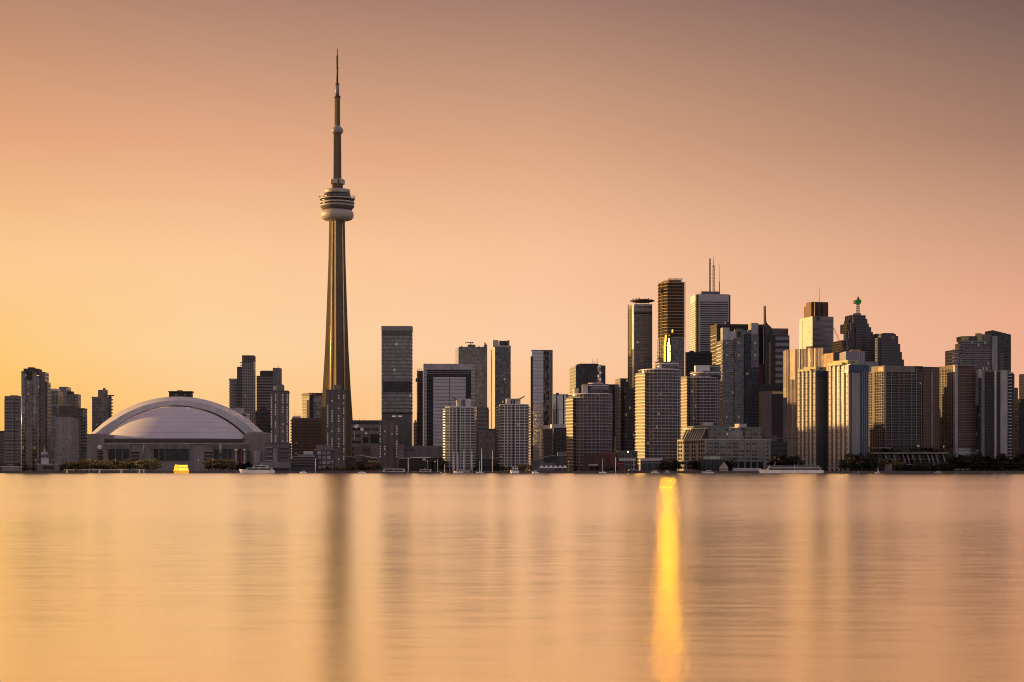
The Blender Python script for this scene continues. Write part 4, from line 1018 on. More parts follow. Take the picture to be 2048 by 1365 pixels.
# the sail: thin curved slab rising to the spire
sail = [(1530, 782), (1530, 612), (1531.6, 612), (1532.2, 640), (1533.5, 646), (1537, 650), (1541, 653.5), (1543.5, 656), (1543.5, 782)]
p = [(b.x(px, 8), b.h(py, 8)) for px, py in sail]
mb = MB(); n = len(p)
mb.v = [(x, 8, z) for x, z in p] + [(x, 16, z) for x, z in p]
mb.face(tuple(range(n))[::-1], ((0, 0),) * n); mb.face(tuple(range(n, 2 * n)), ((0, 0),) * n)
for i in range(n): mb.face((i, (i + 1) % n, n + (i + 1) % n, n + i), ((0, 0),) * 4)
mb.build('sail', mat('sail_metal', (.06, .05, .045), .35, .3), b.o)
b.pbox('base_block', BLACKG, 1518, 1566, 768, 786, -4, 20)

b = B('copper_block', 'low pink-brown block with gold trim between the blue-grey condo and ribbed tower', 'building', 1517, 1529, 1566, 2360, 14, None)
b.body(783, mat('pink_stone', (.16, .105, .095), .7)); b.pbox('dark_front', mat('dark_red_glass', (.035, .015, .015), .2, .3), 1544, 1566, 788, 930, -.6, 2); b.pbox('gold_cornice', mat('gold_cornice', (.55, .38, .14), .4), 1545, 1566, 783, 788, -1.2, 3)
b.pbox('step', mat('pink_stone', (.16, .105, .095), .7), 1566, 1574, 795, 930, 2, 20)

b = B('ribbed_gold_tower', 'broad tower of vertical copper ribs glowing gold in low sun', 'tower', 1573, 1573, 1646, 2520, -43, 40)
b.top = b.h(700)
MB().prism([(0, 0), (b.W, 0), (b.W + b.dy * 30, b.ey * 30), (b.dy * 30, b.ey * 30)], -1, b.top).build('wall', fac((.36, .25, .165), (.55, .40, .26), 60, 3.0, .60, .98, .2, .5, 0, .7, .2), b.o)
b.ribs([b.W * k / 26 for k in range(27)], .9, .8, 0, b.top, mat('copper_rib', (.34, .24, .17), .5, .2), 'rib')
for pa, pb in ((1580, 1590), (1598, 1600), (1616, 1621), (1628, 1631)): b.pbox('smooth_panel', mat('copper_panel', (.50, .36, .26), .4, .3), pa, pb, 700, 760, -1.2, .5)
b.pbox('roof_box', BROWN, 1612, 1622, 695.5, 701, 4, 8)

b = B('brown_crowned_tower', 'pale banded tower with a dark brown box crown and single thin aerial', 'tower', 1600, 1625.5, 1667, 2910, 14, None)
b.body(633, fac((.20, .18, .17), (.29, .27, .26), 4.9 * 1.9, 50, 1, .5, .2, .5, .002, .1, .01))
b.box('side_face', fac((.6, .5, .42), (.66, .56, .47), 4.9 * 1.9, 3, 1, .6, .3, .3, 0, .05, 0), -.6, 0, 0, b.L, -1, b.top)  # side face and step painted paler than the front for the sun
b.box('side_step', mat('sunlit_stone', (.55, .46, .39), .6), -1.2, 4, b.L * .78, b.L + .5, -1, b.h(639))
br = mat('brown_crown_panels', (.105, .038, .028), .6, var=.3)
y0 = 5
b.box('crown', br, b.x(1622.5, y0), b.x(1656.5, y0), y0, b.L * .5, b.top - .5, b.h(604, y0))
ya, yb = b.L * .5, b.L * .8
b.box('crown_step', mat('sunlit_crown', (.36, .20, .14), .6), 1.5, b.x(1650, ya), ya, yb, b.top - .5, b.h(608.5, ya))  # sun side of the brown crown painted lighter
b.box('crown_recess', br, 1.2, 2, ya + (yb - ya) * .25, ya + (yb - ya) * .8, b.top, b.h(613, ya))
b.ribs([b.x(1630), b.x(1639), b.x(1648)], .4, -y0 + .4, b.top, b.h(605), CONC, 'crown_mullion')
b.pbox('logo_panel', BROWN, 1633.5, 1640, 634, 640.5, -.6, .4)
b.mast(1639.5, 575, 18, .5, BROWN, z0=b.h(604))

lattice('luffing_crane', 'red lattice crane jib leaning beside the brown-crowned tower', 1686, 700, 1667.5, 656, 2745, 1.6, CRANE)

b = B('stepped_stone_tower', 'stepped dark granite tower topped by a mast carrying a green cube', 'tower', 1687, 1692, 1746, 2810, 8, None)
gm = fac((.115, .098, .098), (.07, .063, .065), 4.2, 2.6, .6, .55, .2, .4, .004, .4)
b.body(664, gm)
b.pbox('lower_step', gm, 1683, 1757, 681, 930, 3, 50); b.pbox('tier', gm, 1694, 1738, 647, 665, 2, 36); b.pbox('tier', gm, 1700.5, 1731.5, 630.5, 648, 5, 32)
b.pbox('step', gm, 1738, 1742.5, 654, 930, 4, 30); b.pbox('step', gm, 1731, 1735, 638, 660, 6, 28); b.pbox('side_step', gm, 1697, 1702, 640, 660, 8, 30); b.pbox('bay', gm, 1712, 1727, 655, 930, -2.5, 3); b.pbox('recess', BLACKG, 1727, 1729, 660, 930, -.4, 1); b.pbox('step', gm, 1746, 1750, 671, 930, -1, 30); b.pbox('step', gm, 1753, 1758, 667, 930, -2, 30)
gold = mat('lit_granite', (.52, .40, .24), .5)  # granite copy painted gold for the sunlit bay sides
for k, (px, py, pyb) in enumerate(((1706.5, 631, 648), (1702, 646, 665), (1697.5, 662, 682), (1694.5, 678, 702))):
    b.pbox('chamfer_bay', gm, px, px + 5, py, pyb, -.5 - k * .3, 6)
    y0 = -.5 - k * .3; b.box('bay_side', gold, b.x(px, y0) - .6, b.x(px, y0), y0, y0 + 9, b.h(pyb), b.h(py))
b.pbox('mast_base', CONC, 1710, 1722, 626.5, 631, 10, 20)
x = b.x(1716, 14); mb = MB()
for i, j in ((-1, -1), (1, -1), (1, 1), (-1, 1)): mb.tube((x + i * 1.7, 14 + j * 1.7, b.h(628)), (x + i * 1.7, 14 + j * 1.7, b.h(600)), .4, .4, 4)
for k in range(7): mb.box(x - 2.1, x + 2.1, 12, 16, b.h(627) + k * 3.1, b.h(627) + k * 3.1 + .8)
mb.build('lattice_mast', mat('mast_mauve', (.2, .13, .13), .6), b.o)
gs = b.pbox('green_cube', mat('green_sign', (.01, .10, .02), .4, emit=(.0, .25, .02, .12)), 1711.5, 1722.5, 599.5, 606.8, 9, 19)
b.box('sunlit_sign_side', mat('green_sign_sunlit', (.45, .55, .10), .4), b.x(1711.5, 9) - .7, b.x(1711.5, 9), 9.3, 18.7, b.h(606.5, 9), b.h(599.8, 9), gs)  # sunlit side of the green cube painted yellow-green
x = b.x(1716.3, 14); MB().lathe([(2.6, b.h(599.5)), (2.4, b.h(596)), (1.0, b.h(593)), (.3, b.h(590.3))], 12, x, 14, False).build('mast_top', BROWN, b.o)

b = B('notched_granite_tower', 'grey granite tower with stepped notched right edge behind the grid building', 'tower', 1757, 1762, 1792, 2760, 8, None)
gm2 = fac((.12, .105, .105), (.085, .078, .08), 4.2, 2.6, .7, .6, .2, .4, .004, .4)
b.body(668, gm2); b.pbox('step', gm2, 1792, 1796.5, 672, 930, 2, 30); b.pbox('step', gm2, 1796.5, 1800.5, 688, 930, 4, 30); b.pbox('step', gm2, 1800.5, 1804, 704, 930, 6, 30); b.pbox('step', gm2, 1804, 1808, 719, 930, 8, 30)
b.pbox('side_step', gm2, 1755, 1761, 676, 930, -1.5, 10)
b.rep('balcony', MB().box(b.x(1755, -1.5), b.x(1760, -1.5), -2.6, -1.5, 0, .6), CONCD, [(0, 0, b.h(735) + k * 4.2) for k in range(10)])
b.pbox('crown', CONCD, 1766, 1788, 666.3, 668.5, 4, 20)

b = B('white_grid_building', 'low white building gridded with small square panes above the blue-topped tower', 'building', 1690, 1692, 1730.5, 2580, 3, 40)
gm = fac((.44, .40, .43), (.30, .27, .31), 2.9, 2.9, .78, .78, .3, .2, 0, .1, .01)
b.body(703, gm); b.pbox('lower_step', gm, 1730.5, 1754.5, 723.5, 930, -2, 40)
for k in range(6): b.pbox('roof_canopy', mat('orange_canopy', (.5, .27, .12), .6), 1701 + k * 3.4, 1704 + k * 3.4, 700.6 - (k % 2), 703, 5, 9)
b = B('sloped_roof_block', 'block with orange-lit left face and dark sloping front beside the grid building', 'building', 1647, 1667, 1692, 2640, 18, None)
b.body(706, mat('plum_panel', (.085, .066, .068), .5)); mb = MB(); mb.prism([(0, 0), (b.W, 0), (b.W, b.L), (0, b.L)], b.top, [b.top + .2, b.h(702), b.h(702), b.top + .2]); mb.build('roof', mat('plum_panel', (.085, .066, .068), .5), b.o)
b.box('side_face', fac((.42, .28, .18), (.38, .24, .15), 4, 3, .5, .9, .4, .2), -.5, 0, 0, b.L, -1, b.top)  # orange sunlight painted into this side's facade colours
for py in (703.6, 711.5): b.pbox('lit_slot', PALE, 1685, 1689, py, py + 1, -.3, .3)

# ------------------------------------------------------------------ towers on the quay with yellow roof boxes
def quay_tower(label, xl, xc, xr, top, boxes, blue, D, th, ribs, lit_base):
    b = B('quay_tower', label, 'tower', xl, xc, xr, D, th, None, 'blue-topped quay towers')
    m = fac((.11, .09, .09), (.03, .027, .03), 2.9, 3.6, .5, .5, .25, .3, .008, .5)
    zt = b.h(top); b.top = zt
    b.box('wall', m, 0, b.W, 0, b.L, -1, zt)
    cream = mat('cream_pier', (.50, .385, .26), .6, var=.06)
    n = ribs; ys = [b.y(xc - (xc - xl) * (k + .35) / n) for k in range(n)]
    wd = b.L / n * .42
    for k, y in enumerate(ys):
        MB().box(-1.4, .2, y - wd * .5, y + wd * .5, -1, zt - 1.0 + .9 * k).build('pier', cream, b.o)
    fl = int((zt - 4) / 2.93)
    b.rep('balcony', MB().box(-.9, .2, .5, b.L - .5, 0, .35), cream, [(0, 0, 4 + k * 2.93) for k in range(fl)])
    wme = MB().box(-1.5, -1.3, -.75, .75, 0, 1.4).mesh('pier_window', BROWN)
    for k, y in enumerate(ys[:n]):
        for f in range(fl):
            if k in (0, 2, 4)and f % 2 == 0: link('pier_window', wme, b.o, (0, y, 4.8 + f * 2.93))
    for (pa, pc, pb, py, py2) in boxes:
        # yellow plant box: sunlit west side and olive front
        y0 = 3.0; x0 = b.x(pc, y0); x1 = b.x(pb, y0)
        b.box('roof_box', mat('ochre_box', (.36, .32, .14), .6), x0, x1, y0, min(b.L - 2, b.L * .75), zt - .5, b.h(py, y0))
        b.box('box_vent', DARK, x0 + (x1 - x0) * .35, x0 + (x1 - x0) * .65, y0 - .25, y0 + .3, b.h(py, y0) - 2.6, b.h(py, y0) - 1.2)
        b.box('box_step', mat('ochre_box', (.36, .32, .14), .6), x0 - 3.5, x0, y0 + 5, b.L * .9, zt - .5, b.h(py, y0) - 2.4)
    pa, pb, p0, p1 = blue
    b.box('blue_band', BLUEP, b.x(pa), b.W + .6, -.8, 5, b.h(p1), b.h(p0))
    b.box('dark_band', mat('navy_band', (.02, .025, .045), .4), b.x(pa), b.W + .4, -.5, 5, b.h(p1 + 5), b.h(p1))
    return b
b = quay_tower('left quay tower with five gold-lit ribs and a yellow box under blue roof trim', 1594, 1633, 1655.5, 741, [(1613, 1631.5, 1652.5, 733.5, 744)], (1633, 1655, 743.5, 750), 1838, 40, 5, 930)
b.pbox('side_panel', fac((.10, .085, .085), (.03, .027, .03), 2.9, 3, .35, .45, .3, .2), 1641, 1655, 755, 946, -.4, 1)
b = quay_tower('right taller quay tower with a blue-striped side and grey rib balconies', 1655.5, 1700, 1736, 729, [(1672, 1695, 1717, 720.5, 730)], (1696, 1735.5, 730, 741), 1810, 34, 5, 930)
b.pbox('side_panel', fac((.24, .215, .215), (.08, .075, .08), 2.9, 3.6, .35, .5, .3, .2, .02), 1704, 1720, 744, 930, -.5, 1)
b.pbox('blue_side', fac((.03, .055, .10), (.05, .07, .11), 2.9, 1.6, .6, .6, .2, .4, .012), 1720.5, 1735.8, 741, 932, -.6, 2)
b.ribs([b.x(1724), b.x(1728), b.x(1732)], .35, .9, 2, b.h(742), mat('pale_blue_rib', (.2, .23, .28), .5))
b.box('base_storey', mat('pale_base', (.35, .3, .28), .6), -1, .2, 0, b.L, 3, 4.2)

# ------------------------------------------------------------------ the hotel slabs on the right
grid = fac((.07, .055, .05), (.022, .018, .018), 3.3, 3.2, .88, .74, .25, .3, .002, .4)
gbr = fac((.13, .075, .056), (.06, .035, .026), 3.3, 3.0, .55, .55, .3, .2, .002, .4)
tan = mat('tan_slab', (.24, .175, .15), .7)
b = B('hotel_slab', 'wide dark hotel slab with a fine pale grid of floors and mullions', 'tower', 1737.5, 1769, 1845, 1905, 20, None)
b.body(741, grid, z0=b.h(938))
b.box('roof_block', mat('brown_roof_block', (.16, .115, .095), .7), -.6, b.x(1829), -.6, b.L * .8, b.top - 1, b.h(731.5))
b.box('roof_storey', gbr, b.x(1829), b.W, 1, b.L * .8, b.top, b.h(732)); b.box('roof_slab', tan, b.x(1826), b.W + .4, -.6, b.L * .8, b.h(732), b.h(731))
b.slabs(29, b.h(893), b.h(741), tan, .7, .45, 'floor_slab')
b.ribs([b.x(px) for px in (1771, 1782, 1797, 1807, 1822, 1832, 1842)], .55, .9, b.h(900), b.top, tan, 'mullion')
b.lribs([b.L * k / 7 for k in range(1, 7)], .7, .9, b.h(900), b.top, tan, 'mullion')
b.box('side_block', mat('sunlit_block_stone', (.5, .3, .2), .7), -1.0, 3, b.L * .02, b.L * .35, b.h(742), b.h(734.5)); b.box('side_recess', DARK, -.95, .3, b.L * .60, b.L * .68, b.h(900), b.h(744))  # side_block takes an orange colour for the evening sun on it
b.pbox('end_panel', gbr, 1845.5, 1879, 732, 948, -2, 60); b.pbox('end_rib', tan, 1863, 1866, 740, 893, -2.6, 0)
b.pbox('podium_slab', tan, 1745, 1783, 895, 897.5, -10, 10)

b = B('hotel_tower', 'second hotel slab ending in a tall pale pier near the right edge', 'tower', 1878, 1911, 1951, 1960, 20, None)
b.body(738, gbr, z0=-1)
b.box('side_grid', grid, -.4, 0, 0, b.L, b.h(895), b.top); b.box('roof_storey', gbr, 0.3, b.W - .3, 1, b.L, b.top, b.h(731.5)); b.box('roof_slab', tan, -.8, b.W + .8, -.8, b.L, b.h(731.5), b.h(730.4))
b.slabs(29, b.h(893), b.h(742), tan, .6, .42, 'floor_slab')
b.lribs([b.L * k / 5 for k in range(1, 5)], .7, 1.0, b.h(893), b.top, tan, 'mullion')
b.box('corner_pier', mat('pale_pier', (.36, .31, .295), .7), -1.6, b.x(1914), -1.4, 2.5, -1, b.h(731))
b.rep('balcony', MB().box(b.x(1914), b.x(1950), -1.6, 0, 0, .7), PALE, [(0, 0, 2 + k * 4.6) for k in range(5)])
b.box('lower_front', GLASSG, b.x(1916), b.x(1949), -.7, .5, 1, 26)
b.pbox('neighbour_stack', fac((.33, .3, .28), (.08, .07, .07), 3.4, 3, .45, .5, .3, .2, .03, .6), 1951, 1959, 820, 898, 8, 20); b.pbox('stack_top', GREENR, 1949, 1959, 810, 825, 7.6, 20)

b = B('terraced_podium', 'low podium with slanting concrete struts in front of the hotel slabs', 'building', 1744, 1744, 1908, 1836, 0, 30)
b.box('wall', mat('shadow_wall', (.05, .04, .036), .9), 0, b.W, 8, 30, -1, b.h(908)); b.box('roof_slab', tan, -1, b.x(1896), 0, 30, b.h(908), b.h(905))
b.box('middle_slab', tan, b.x(1748), b.x(1876), 4, 12, b.h(919.5), b.h(918)); b.box('lower_slab', tan, b.x(1812), b.x(1918), -2, 8, b.h(930.5), b.h(928.8))
for px in (1746, 1761, 1776, 1793, 1812, 1820, 1830, 1843, 1861, 1869, 1878, 1892):
    MB().prism([(b.x(px) - .6, 1), (b.x(px) + .9, 1), (b.x(px) + .9, 3), (b.x(px) - .6, 3)], b.h(928), b.h(906), top=[(b.x(px - 6) - .6, 3), (b.x(px - 6) + .9, 3), (b.x(px - 6) + .9, 5), (b.x(px - 6) - .6, 5)]).build('slanted_strut', tan, b.o)
b.box('window_band', GLASSD, b.x(1750), b.x(1890), 7.6, 8.2, b.h(918), b.h(909))

b = B('rear_glass_condo', 'gold-trimmed glass condo cluster with a slanted dark crown at far right', 'tower', 1916, 1923, 1985, 2340, 8, None)
gm = fac((.17, .155, .15), (.10, .097, .095), 3.9, 2.3, .8, .62, .18, .5, .02, .6, .03)
b.body(681, gm); b.slabs(16, b.h(750), b.h(682), mat('grey_slab', (.30, .28, .28), .6), .7, .6, 'balcony')
b.box('roof_storey', CONCD, b.x(1928), b.x(1975), 4, 26, b.top - .4, b.h(672)); b.pbox('gold_box', mat('ochre_box', (.36, .32, .14), .6), 1927, 1938, 672.5, 681.5, 1, 9); b.pbox('gold_box', mat('ochre_box', (.36, .32, .14), .6), 1955, 1963, 666.5, 681.5, 1, 9); b.pbox('penthouse', CONC, 1963, 1984, 668.5, 681.5, 1, 20)
b.pbox('side_wing', fac((.4, .33, .24), (.2, .16, .12), 4.6, 3, .7, .6, .2, .4), 1908, 1922, 700, 930, 5, 36)
b.rep('balcony', MB().box(b.x(1905.5, 5), b.x(1918, 5), 3.4, 6, 0, 1.2), PALE, [(0, 0, b.h(738) + k * 5) for k in range(6)])
b.pbox('gold_step', mat('ochre_step', (.5, .38, .16), .6), 1914, 1921, 688, 701, 5, 12)
b.rep('side_balcony', MB().box(-1.4, .4, 1, b.L - 1, 0, 1.4), PALE, [(0, 0, b.h(760) + k * 4.6) for k in range(11)])
dk = fac((.06, .058, .065), (.075, .073, .085), 5.2, 3, 1, .55, .15, .5, .004, .4, .02)
y0 = -2; x0, x1 = b.x(1985.5, y0), b.x(2022, y0)
MB().prism([(x0, y0), (x1, y0), (x1, 24), (x0, 24)], -1, [b.h(660, y0), b.h(668.5, y0), b.h(668.5, y0), b.h(660, y0)]).build('slanted_tower', dk, b.o)
b.pbox('glass_strip', GLASSG, 1983.5, 1995, 672, 930, -2.6, 4); b.pbox('balcony_stack', fac((.16, .15, .16), (.04, .04, .045), 3.6, 3, .6, .6), 2000, 2008, 703, 930, -2.4, 2); b.pbox('red_strip', fac((.12, .06, .055), (.06, .03, .03), 4, 2, .6, .6), 2008.5, 2021, 696, 930, -2.4, 2)

b = B('pale_pier_tower', 'dark apartment tower split by a broad pale vertical pier at the right edge', 'tower', 1957, 1959, 2027, 1960, 5, None)
b.body(745, fac((.05, .04, .038), (.018, .015, .016), 3.4, 3, .7, .6, .25, .3, .004, .4))
b.pbox('roof_block', mat('taupe_block', (.13, .105, .1), .7), 1969, 2022, 740, 746, 1, 20)
b.pbox('white_pier', mat('pale_pier', (.36, .31, .295), .7), 1957, 1964.5, 738.5, 756, -.8, 4); b.pbox('grey_pier', CONC, 1963, 1969, 740, 930, -.5, 4)
b.pbox('wide_pier', mat('pale_pier', (.36, .31, .295), .7), 2001, 2015, 741, 930, -1, 3); b.pbox('thin_pier', PALE, 1989, 1993, 741, 930, -1, 3); b.pbox('window_strip', BLACKG, 1993.5, 2000.5, 768, 930, -.4, 1)
b.rep('balcony', MB().box(b.x(2016), b.x(2023), -1.6, .4, 0, 1.0), PALE, [(0, 0, b.h(918) + k * 3.7) for k in range(27)])
b.pbox('right_wing', fac((.12, .1, .095), (.03, .026, .026), 3.4, 3, .6, .6), 2023, 2029, 748, 930, 2, 22)

b = B('slim_right_tower', 'slim mauve tower behind the pale pier tower', 'tower', 2028, 2029, 2036, 2250, 4, 20)
b.body(776, fac((.16, .13, .13), (.06, .05, .055), 4, 2.4, .6, .6, .2, .3, .01))
b = B('gold_edge_tower', 'gold-lit tower cut off by the right edge of the view', 'tower', 2038, 2044, 2070, 2420, 10, None)
b.body(748.5, fac((.45, .34, .2), (.2, .15, .1), 4.2, 3, .6, .55, .2, .4))
b = B('black_edge_tower', 'near-black glass tower at the extreme right edge', 'tower', 2037, 2038, 2075, 2080, 3, 30)
b.body(806, fac((.025, .02, .028), (.03, .026, .036), 4, 3, .9, .7, .15, .4)); b.pbox('step', BLACKG, 2041, 2075, 798, 807, 3, 20)

# ------------------------------------------------------------------ the converted terminal warehouse
b = B('terminal_warehouse', 'long cream warehouse terminal with green-trimmed glass storeys on top', 'building', 1356, 1411, 1541.5, 1838, 22, None)
cw = mat('cream_concrete', (.25, .235, .185), .8, var=.12)
b.body(880.5, cw, z0=-1)
zt = b.top; xs0, xs1 = b.x(1413), b.x(1527)
nx, nz = 9, 5; zb = 11.0; ph = (zt - 2.0 - zb) / nz; pw = (xs1 - xs0) / nx
wmats = [mat('olive_window', (.085, .075, .055), .3, .2), GLASSD, mat('green_window', (.17, .21, .18), .2, .5)]
for i in range(nx):
    for j in range(nz):
        f = MB().box(xs0 + pw * i + .9, xs0 + pw * (i + 1) - .9, -.15, .3, zb + ph * j + 1.3, zb + ph * (j + 1) - .5).build('window', wmats[(i * 7 + j * 3 + (i * j) % 4) % 3], b.o)
        mb = MB()
        for q in (.25, .5, .75): x = xs0 + pw * i + .9 + (pw - 1.8) * q; mb.box(x - .12, x + .12, -.3, 0, zb + ph * j + 1.3, zb + ph * (j + 1) - .5)
        mb.build('glazing_bar', cw, f)
for i in range(nx):
    MB().box(xs0 + pw * i + .9, xs0 + pw * (i + 1) - .9, -.2, .3, .5, zb - .6).build('arcade_opening', BLACKG, b.o)
b.ribs([xs0 + pw * i for i in range(nx + 1)], 1.1, .8, -1, zt, cw)
b.rep('window', MB().box(b.x(1533), b.x(1537), -.15, .3, 0, 1.9), GLASSD, [(0, 0, 3 + k * 4.3) for k in range(7)])
b.box('cornice', mat('cream_trim', (.37, .325, .25), .7), -.8, b.W + .8, -.8, b.L + .5, zt, zt + 1.3)
ny = 12; pl = b.L / ny
for i in range(ny):
    for j in range(7):
        if i in (0, 1, 2) or j < 2 or j > 5 or i % 3: MB().box(-.2, .3, pl * i + pl * .25, pl * (i + 1) - pl * .15, 2.5 + j * 4.5, 5.2 + j * 4.5).build('side_window', GLASSD, b.o)
b.lribs([pl * i for i in (0, 3, 6, 9, 12)], 1.0, .8, -1, zt, mat('cream_trim', (.37, .325, .25), .7))
b.rep('side_band', MB().box(-.9, .2, 0, b.L, 0, .8), mat('cream_trim', (.37, .325, .25), .7), [(0, 0, 6.4), (0, 0, 11)])
# glass storeys set back
y0 = 7; up = fac((.16, .165, .15), (.13, .15, .14), 4.2, 3, .75, .62, .2, .5, .03, .6)
def gx(px): return b.x(px, y0)
b.box('upper_storey', up, gx(1417), gx(1458), y0, b.L * .9, zt + .5, b.h(853, y0)); b.box('upper_roof', GREENR, gx(1416), gx(1459), y0 - .6, b.L * .92, b.h(853, y0), b.h(851.5, y0))
b.box('upper_storey', up, gx(1490), gx(1524), y0, b.L * .6, zt + .5, b.h(855, y0)); b.box('upper_roof', GREENR, gx(1489), gx(1525), y0 - .6, b.L * .6, b.h(855, y0), b.h(853.5, y0))
b.box('atrium', GLASSG, gx(1459), gx(1489), y0 + 2, b.L * .6, zt + .5, b.h(862, y0)); b.box('atrium_roof', GREENR, gx(1459), gx(1489), y0 + 1, b.L * .6, b.h(862, y0), b.h(860, y0))
b.box('atrium_base', GREENR, gx(1459), gx(1489), y0 + .6, y0 + 3, zt + 1, b.h(873, y0)); b.box('roof_sign', mat('dull_red_sign', (.3, .1, .08), .6), gx(1468), gx(1481), y0 - .2, y0 + .4, b.h(880, y0), b.h(877.4, y0))
for k in range(9):
    y = b.L * (.18 + .085 * k)
    MB().prism([(-.2, y), (1.2, y), (1.2, y + 1.4), (-.2, y + 1.4)], zt + 1, b.h(857), top=[(6, y), (7, y), (7, y + 1.4), (6, y + 1.4)]).build('sloped_rib', mat('cream_trim', (.37, .325, .25), .7), b.o)
MB().prism([(1, b.L * .15), (8, b.L * .15), (8, b.L * .93), (1, b.L * .93)], zt + .8, b.h(857.5), top=[(7, b.L * .15), (8, b.L * .15), (8, b.L * .93), (7, b.L * .93)]).build('sloped_glazing', GLASSD, b.o)
b.box('roof_edge', WHITE, 5, 9, b.L * .13, b.L * .95, b.h(857), b.h(855.5))
for pa, pb_, py in ((1419, 1433, 845), (1486, 1501, 847), (1461, 1470, 852)): b.box('stair_head', mat('pink_box', (.42, .32, .33), .7), gx(pa), gx(pb_), y0 + 8, y0 + 18, zt + 6, b.h(py, y0 + 8))
b = B('glass_annex', 'dark low glass annex right of the cream warehouse terminal', 'building', 1541, 1541, 1578, 1880, 0, 30)
b.body(884, fac((.10, .085, .085), (.03, .026, .03), 5, 6, 1, .6, .25, .3)); b.pbox('roof_slab', CONC, 1541, 1594, 876, 878, 10, 30); b.pbox('lift_shaft', mat('grey_shaft', (.2, .18, .18), .6), 1574, 1579, 880, 925, -2, 6)
b.pbox('roof_storey', mat('mauve_storey', (.11, .09, .10), .6), 1528, 1554, 871, 884, 6, 20)
# ------------------------------------------------------------------ low buildings on the quay
def low(name, label, pa, pb, top, D, m, dep=18, cat='building', roof=None, th=0):
    b = B(name, label, cat, pa, pa, pb, D, th, dep); b.body(top, m, z0=-1)
    if roof: b.box('roof', roof, -.8, b.W + .8, -.8, b.L + .8, b.top, b.top + .8)
    return b
b = low('ferry_terminal', 'small pale waterfront terminal with a white mast tower at far left', 74, 118, 929.5, 1812, CONC, 14, roof=PALE)
b.pbox('clock_tower', PALE, 82, 94.6, 916, 930, 2, 8); b.pbox('tower_glass', mat('blue_glass', (.13, .15, .2), .2, .4), 83.5, 93, 909, 917, 2.3, 7.7); b.pbox('tower_rim', PALE, 82, 94.6, 905, 910, 4, 5)
b.pbox('doorway', DARK, 86, 108, 932, 939, -.3, 1); b.mast(89, 893, 5, .25, WHITE, z0=b.h(909))
for px in (84, 94): x = b.x(px, 5); MB().tube((x, 5, b.h(908)), (b.x(89, 5), 5, b.h(897)), .12).build('stay', WHITE, b.o)
low('marina_shed', 'low pinkish boat shed beside the far-left shore', 3, 36, 934, 1800, mat('pink_shed', (.28, .22, .2), .7), 10, roof=PALE)
b = low('canopy_market', 'dark low market hall under a sweeping pale canopy right of the needle tower', 690, 752, 918, 1880, fac((.07, .05, .04), (.05, .04, .035), 4, 5, .7, .5, .3, .2, .02), 24)
mb = MB(); mb.grid([[(b.x(px), -4, b.h(py)), (b.x(px), 14, b.h(py - .8))] for px, py in ((690, 914), (705, 913), (720, 912), (732, 913), (742, 915.5), (756, 917))]); mb.build('canopy', PALE, b.o)
b.pbox('awning', mat('olive_awning', (.3, .25, .06), .6), 712, 724, 920, 922, -1.5, .5); b.pbox('awning', mat('olive_awning', (.3, .25, .06), .6), 736, 755, 921, 925, -1.5, .5)
low('brick_pub', 'small red-brick pub with a gabled roof behind the moored boats', 722, 752, 927, 1850, BRICK, 12, roof=BROWN)
b = low('harbour_pavilion', 'long dark pavilion with white trim between the wall and the white condo', 797, 886, 916, 1850, fac((.04, .032, .03), (.03, .025, .024), 8, 6, .8, .7, .25, .2), 20)
b.pbox('trim', WHITE, 822, 862, 914.5, 916.5, -1.2, 2); b.pbox('trim', PALE, 797, 822, 916, 917.5, -1, 2); b.pbox('kiosk', PALE, 845, 852, 915, 922, -2, 2)
b = low('marina_club', 'low dark clubhouse behind the white masts', 905, 1000, 918, 1850, fac((.06, .05, .046), (.03, .027, .026), 5, 5, .8, .6, .25, .2, .01), 16)
b.pbox('balcony_rail', STEEL, 908, 996, 916.5, 917.6, -1.5, -1); b.pbox('lower_roof', CONCD, 940, 990, 930, 932, -3, 4); b.pbox('blue_awning', mat('dusty_blue', (.10, .10, .15), .7), 908, 928, 922, 932, -2, 2)
b = low('sail_roof_hall', 'grey hall with an upswept roof left of the white tents', 1062, 1110, 922, 1860, mat('grey_hall', (.16, .145, .14), .7), 20)
mb = MB(); mb.grid([[(b.x(px), -3, b.h(py)), (b.x(px), 18, b.h(py - 1.2))] for px, py in ((1050, 924), (1070, 919), (1090, 914), (1112, 911.5))]); mb.build('upswept_roof', CONC, b.o); b.pbox('dark_front', DARK, 1088, 1108, 917, 926, -.4, 1)
low('dark_theatre', 'dark boxy hall behind the white tents', 1100, 1134, 912, 1880, CONCD, 20)
low('pink_lattice_block', 'small pinkish block with gridded openings left of the shortest round condo', 1115, 1134, 905, 1950, fac((.42, .3, .24), (.12, .08, .065), 3, 3, .7, .5), 14)
b = low('brick_warehouse', 'old red-brick warehouse below the shortest round condo', 1168, 1216, 910, 1835, mat('old_brick', (.085, .042, .034), .9, var=.35, scale=.3), 20)
for k in range(6):
    for j in range(2): MB().box(2 + k * 4, 4 + k * 4, -.15, .2, 4 + j * 5.5, 7 + j * 5.5).build('window', GLASSD, b.o)
b.pbox('gable', BRICK, 1205, 1231, 905, 946, 3, 20); b.pbox('sign_board', PALE, 1177, 1196, 929, 931.5, -.4, .2); b.pbox('roof_hatch', PALE, 1204, 1216, 912, 915, 6, 10)
b = low('factory_chimney', 'slender brick chimney beside the old warehouse', 1229.2, 1231.6, 874, 1840, mat('chimney_brick', (.22, .13, .11), .8), 1.3, 'chimney'); b.parapet(CONC, .2, .8)
b = low('glass_pavilion', 'low glass pavilion with white bands between the brick warehouse and the tallest round condo', 1236, 1275, 903.5, 1838, fac((.17, .14, .13), (.07, .06, .06), 7, 7, .88, .8, .2, .3), 18, roof=CONC)
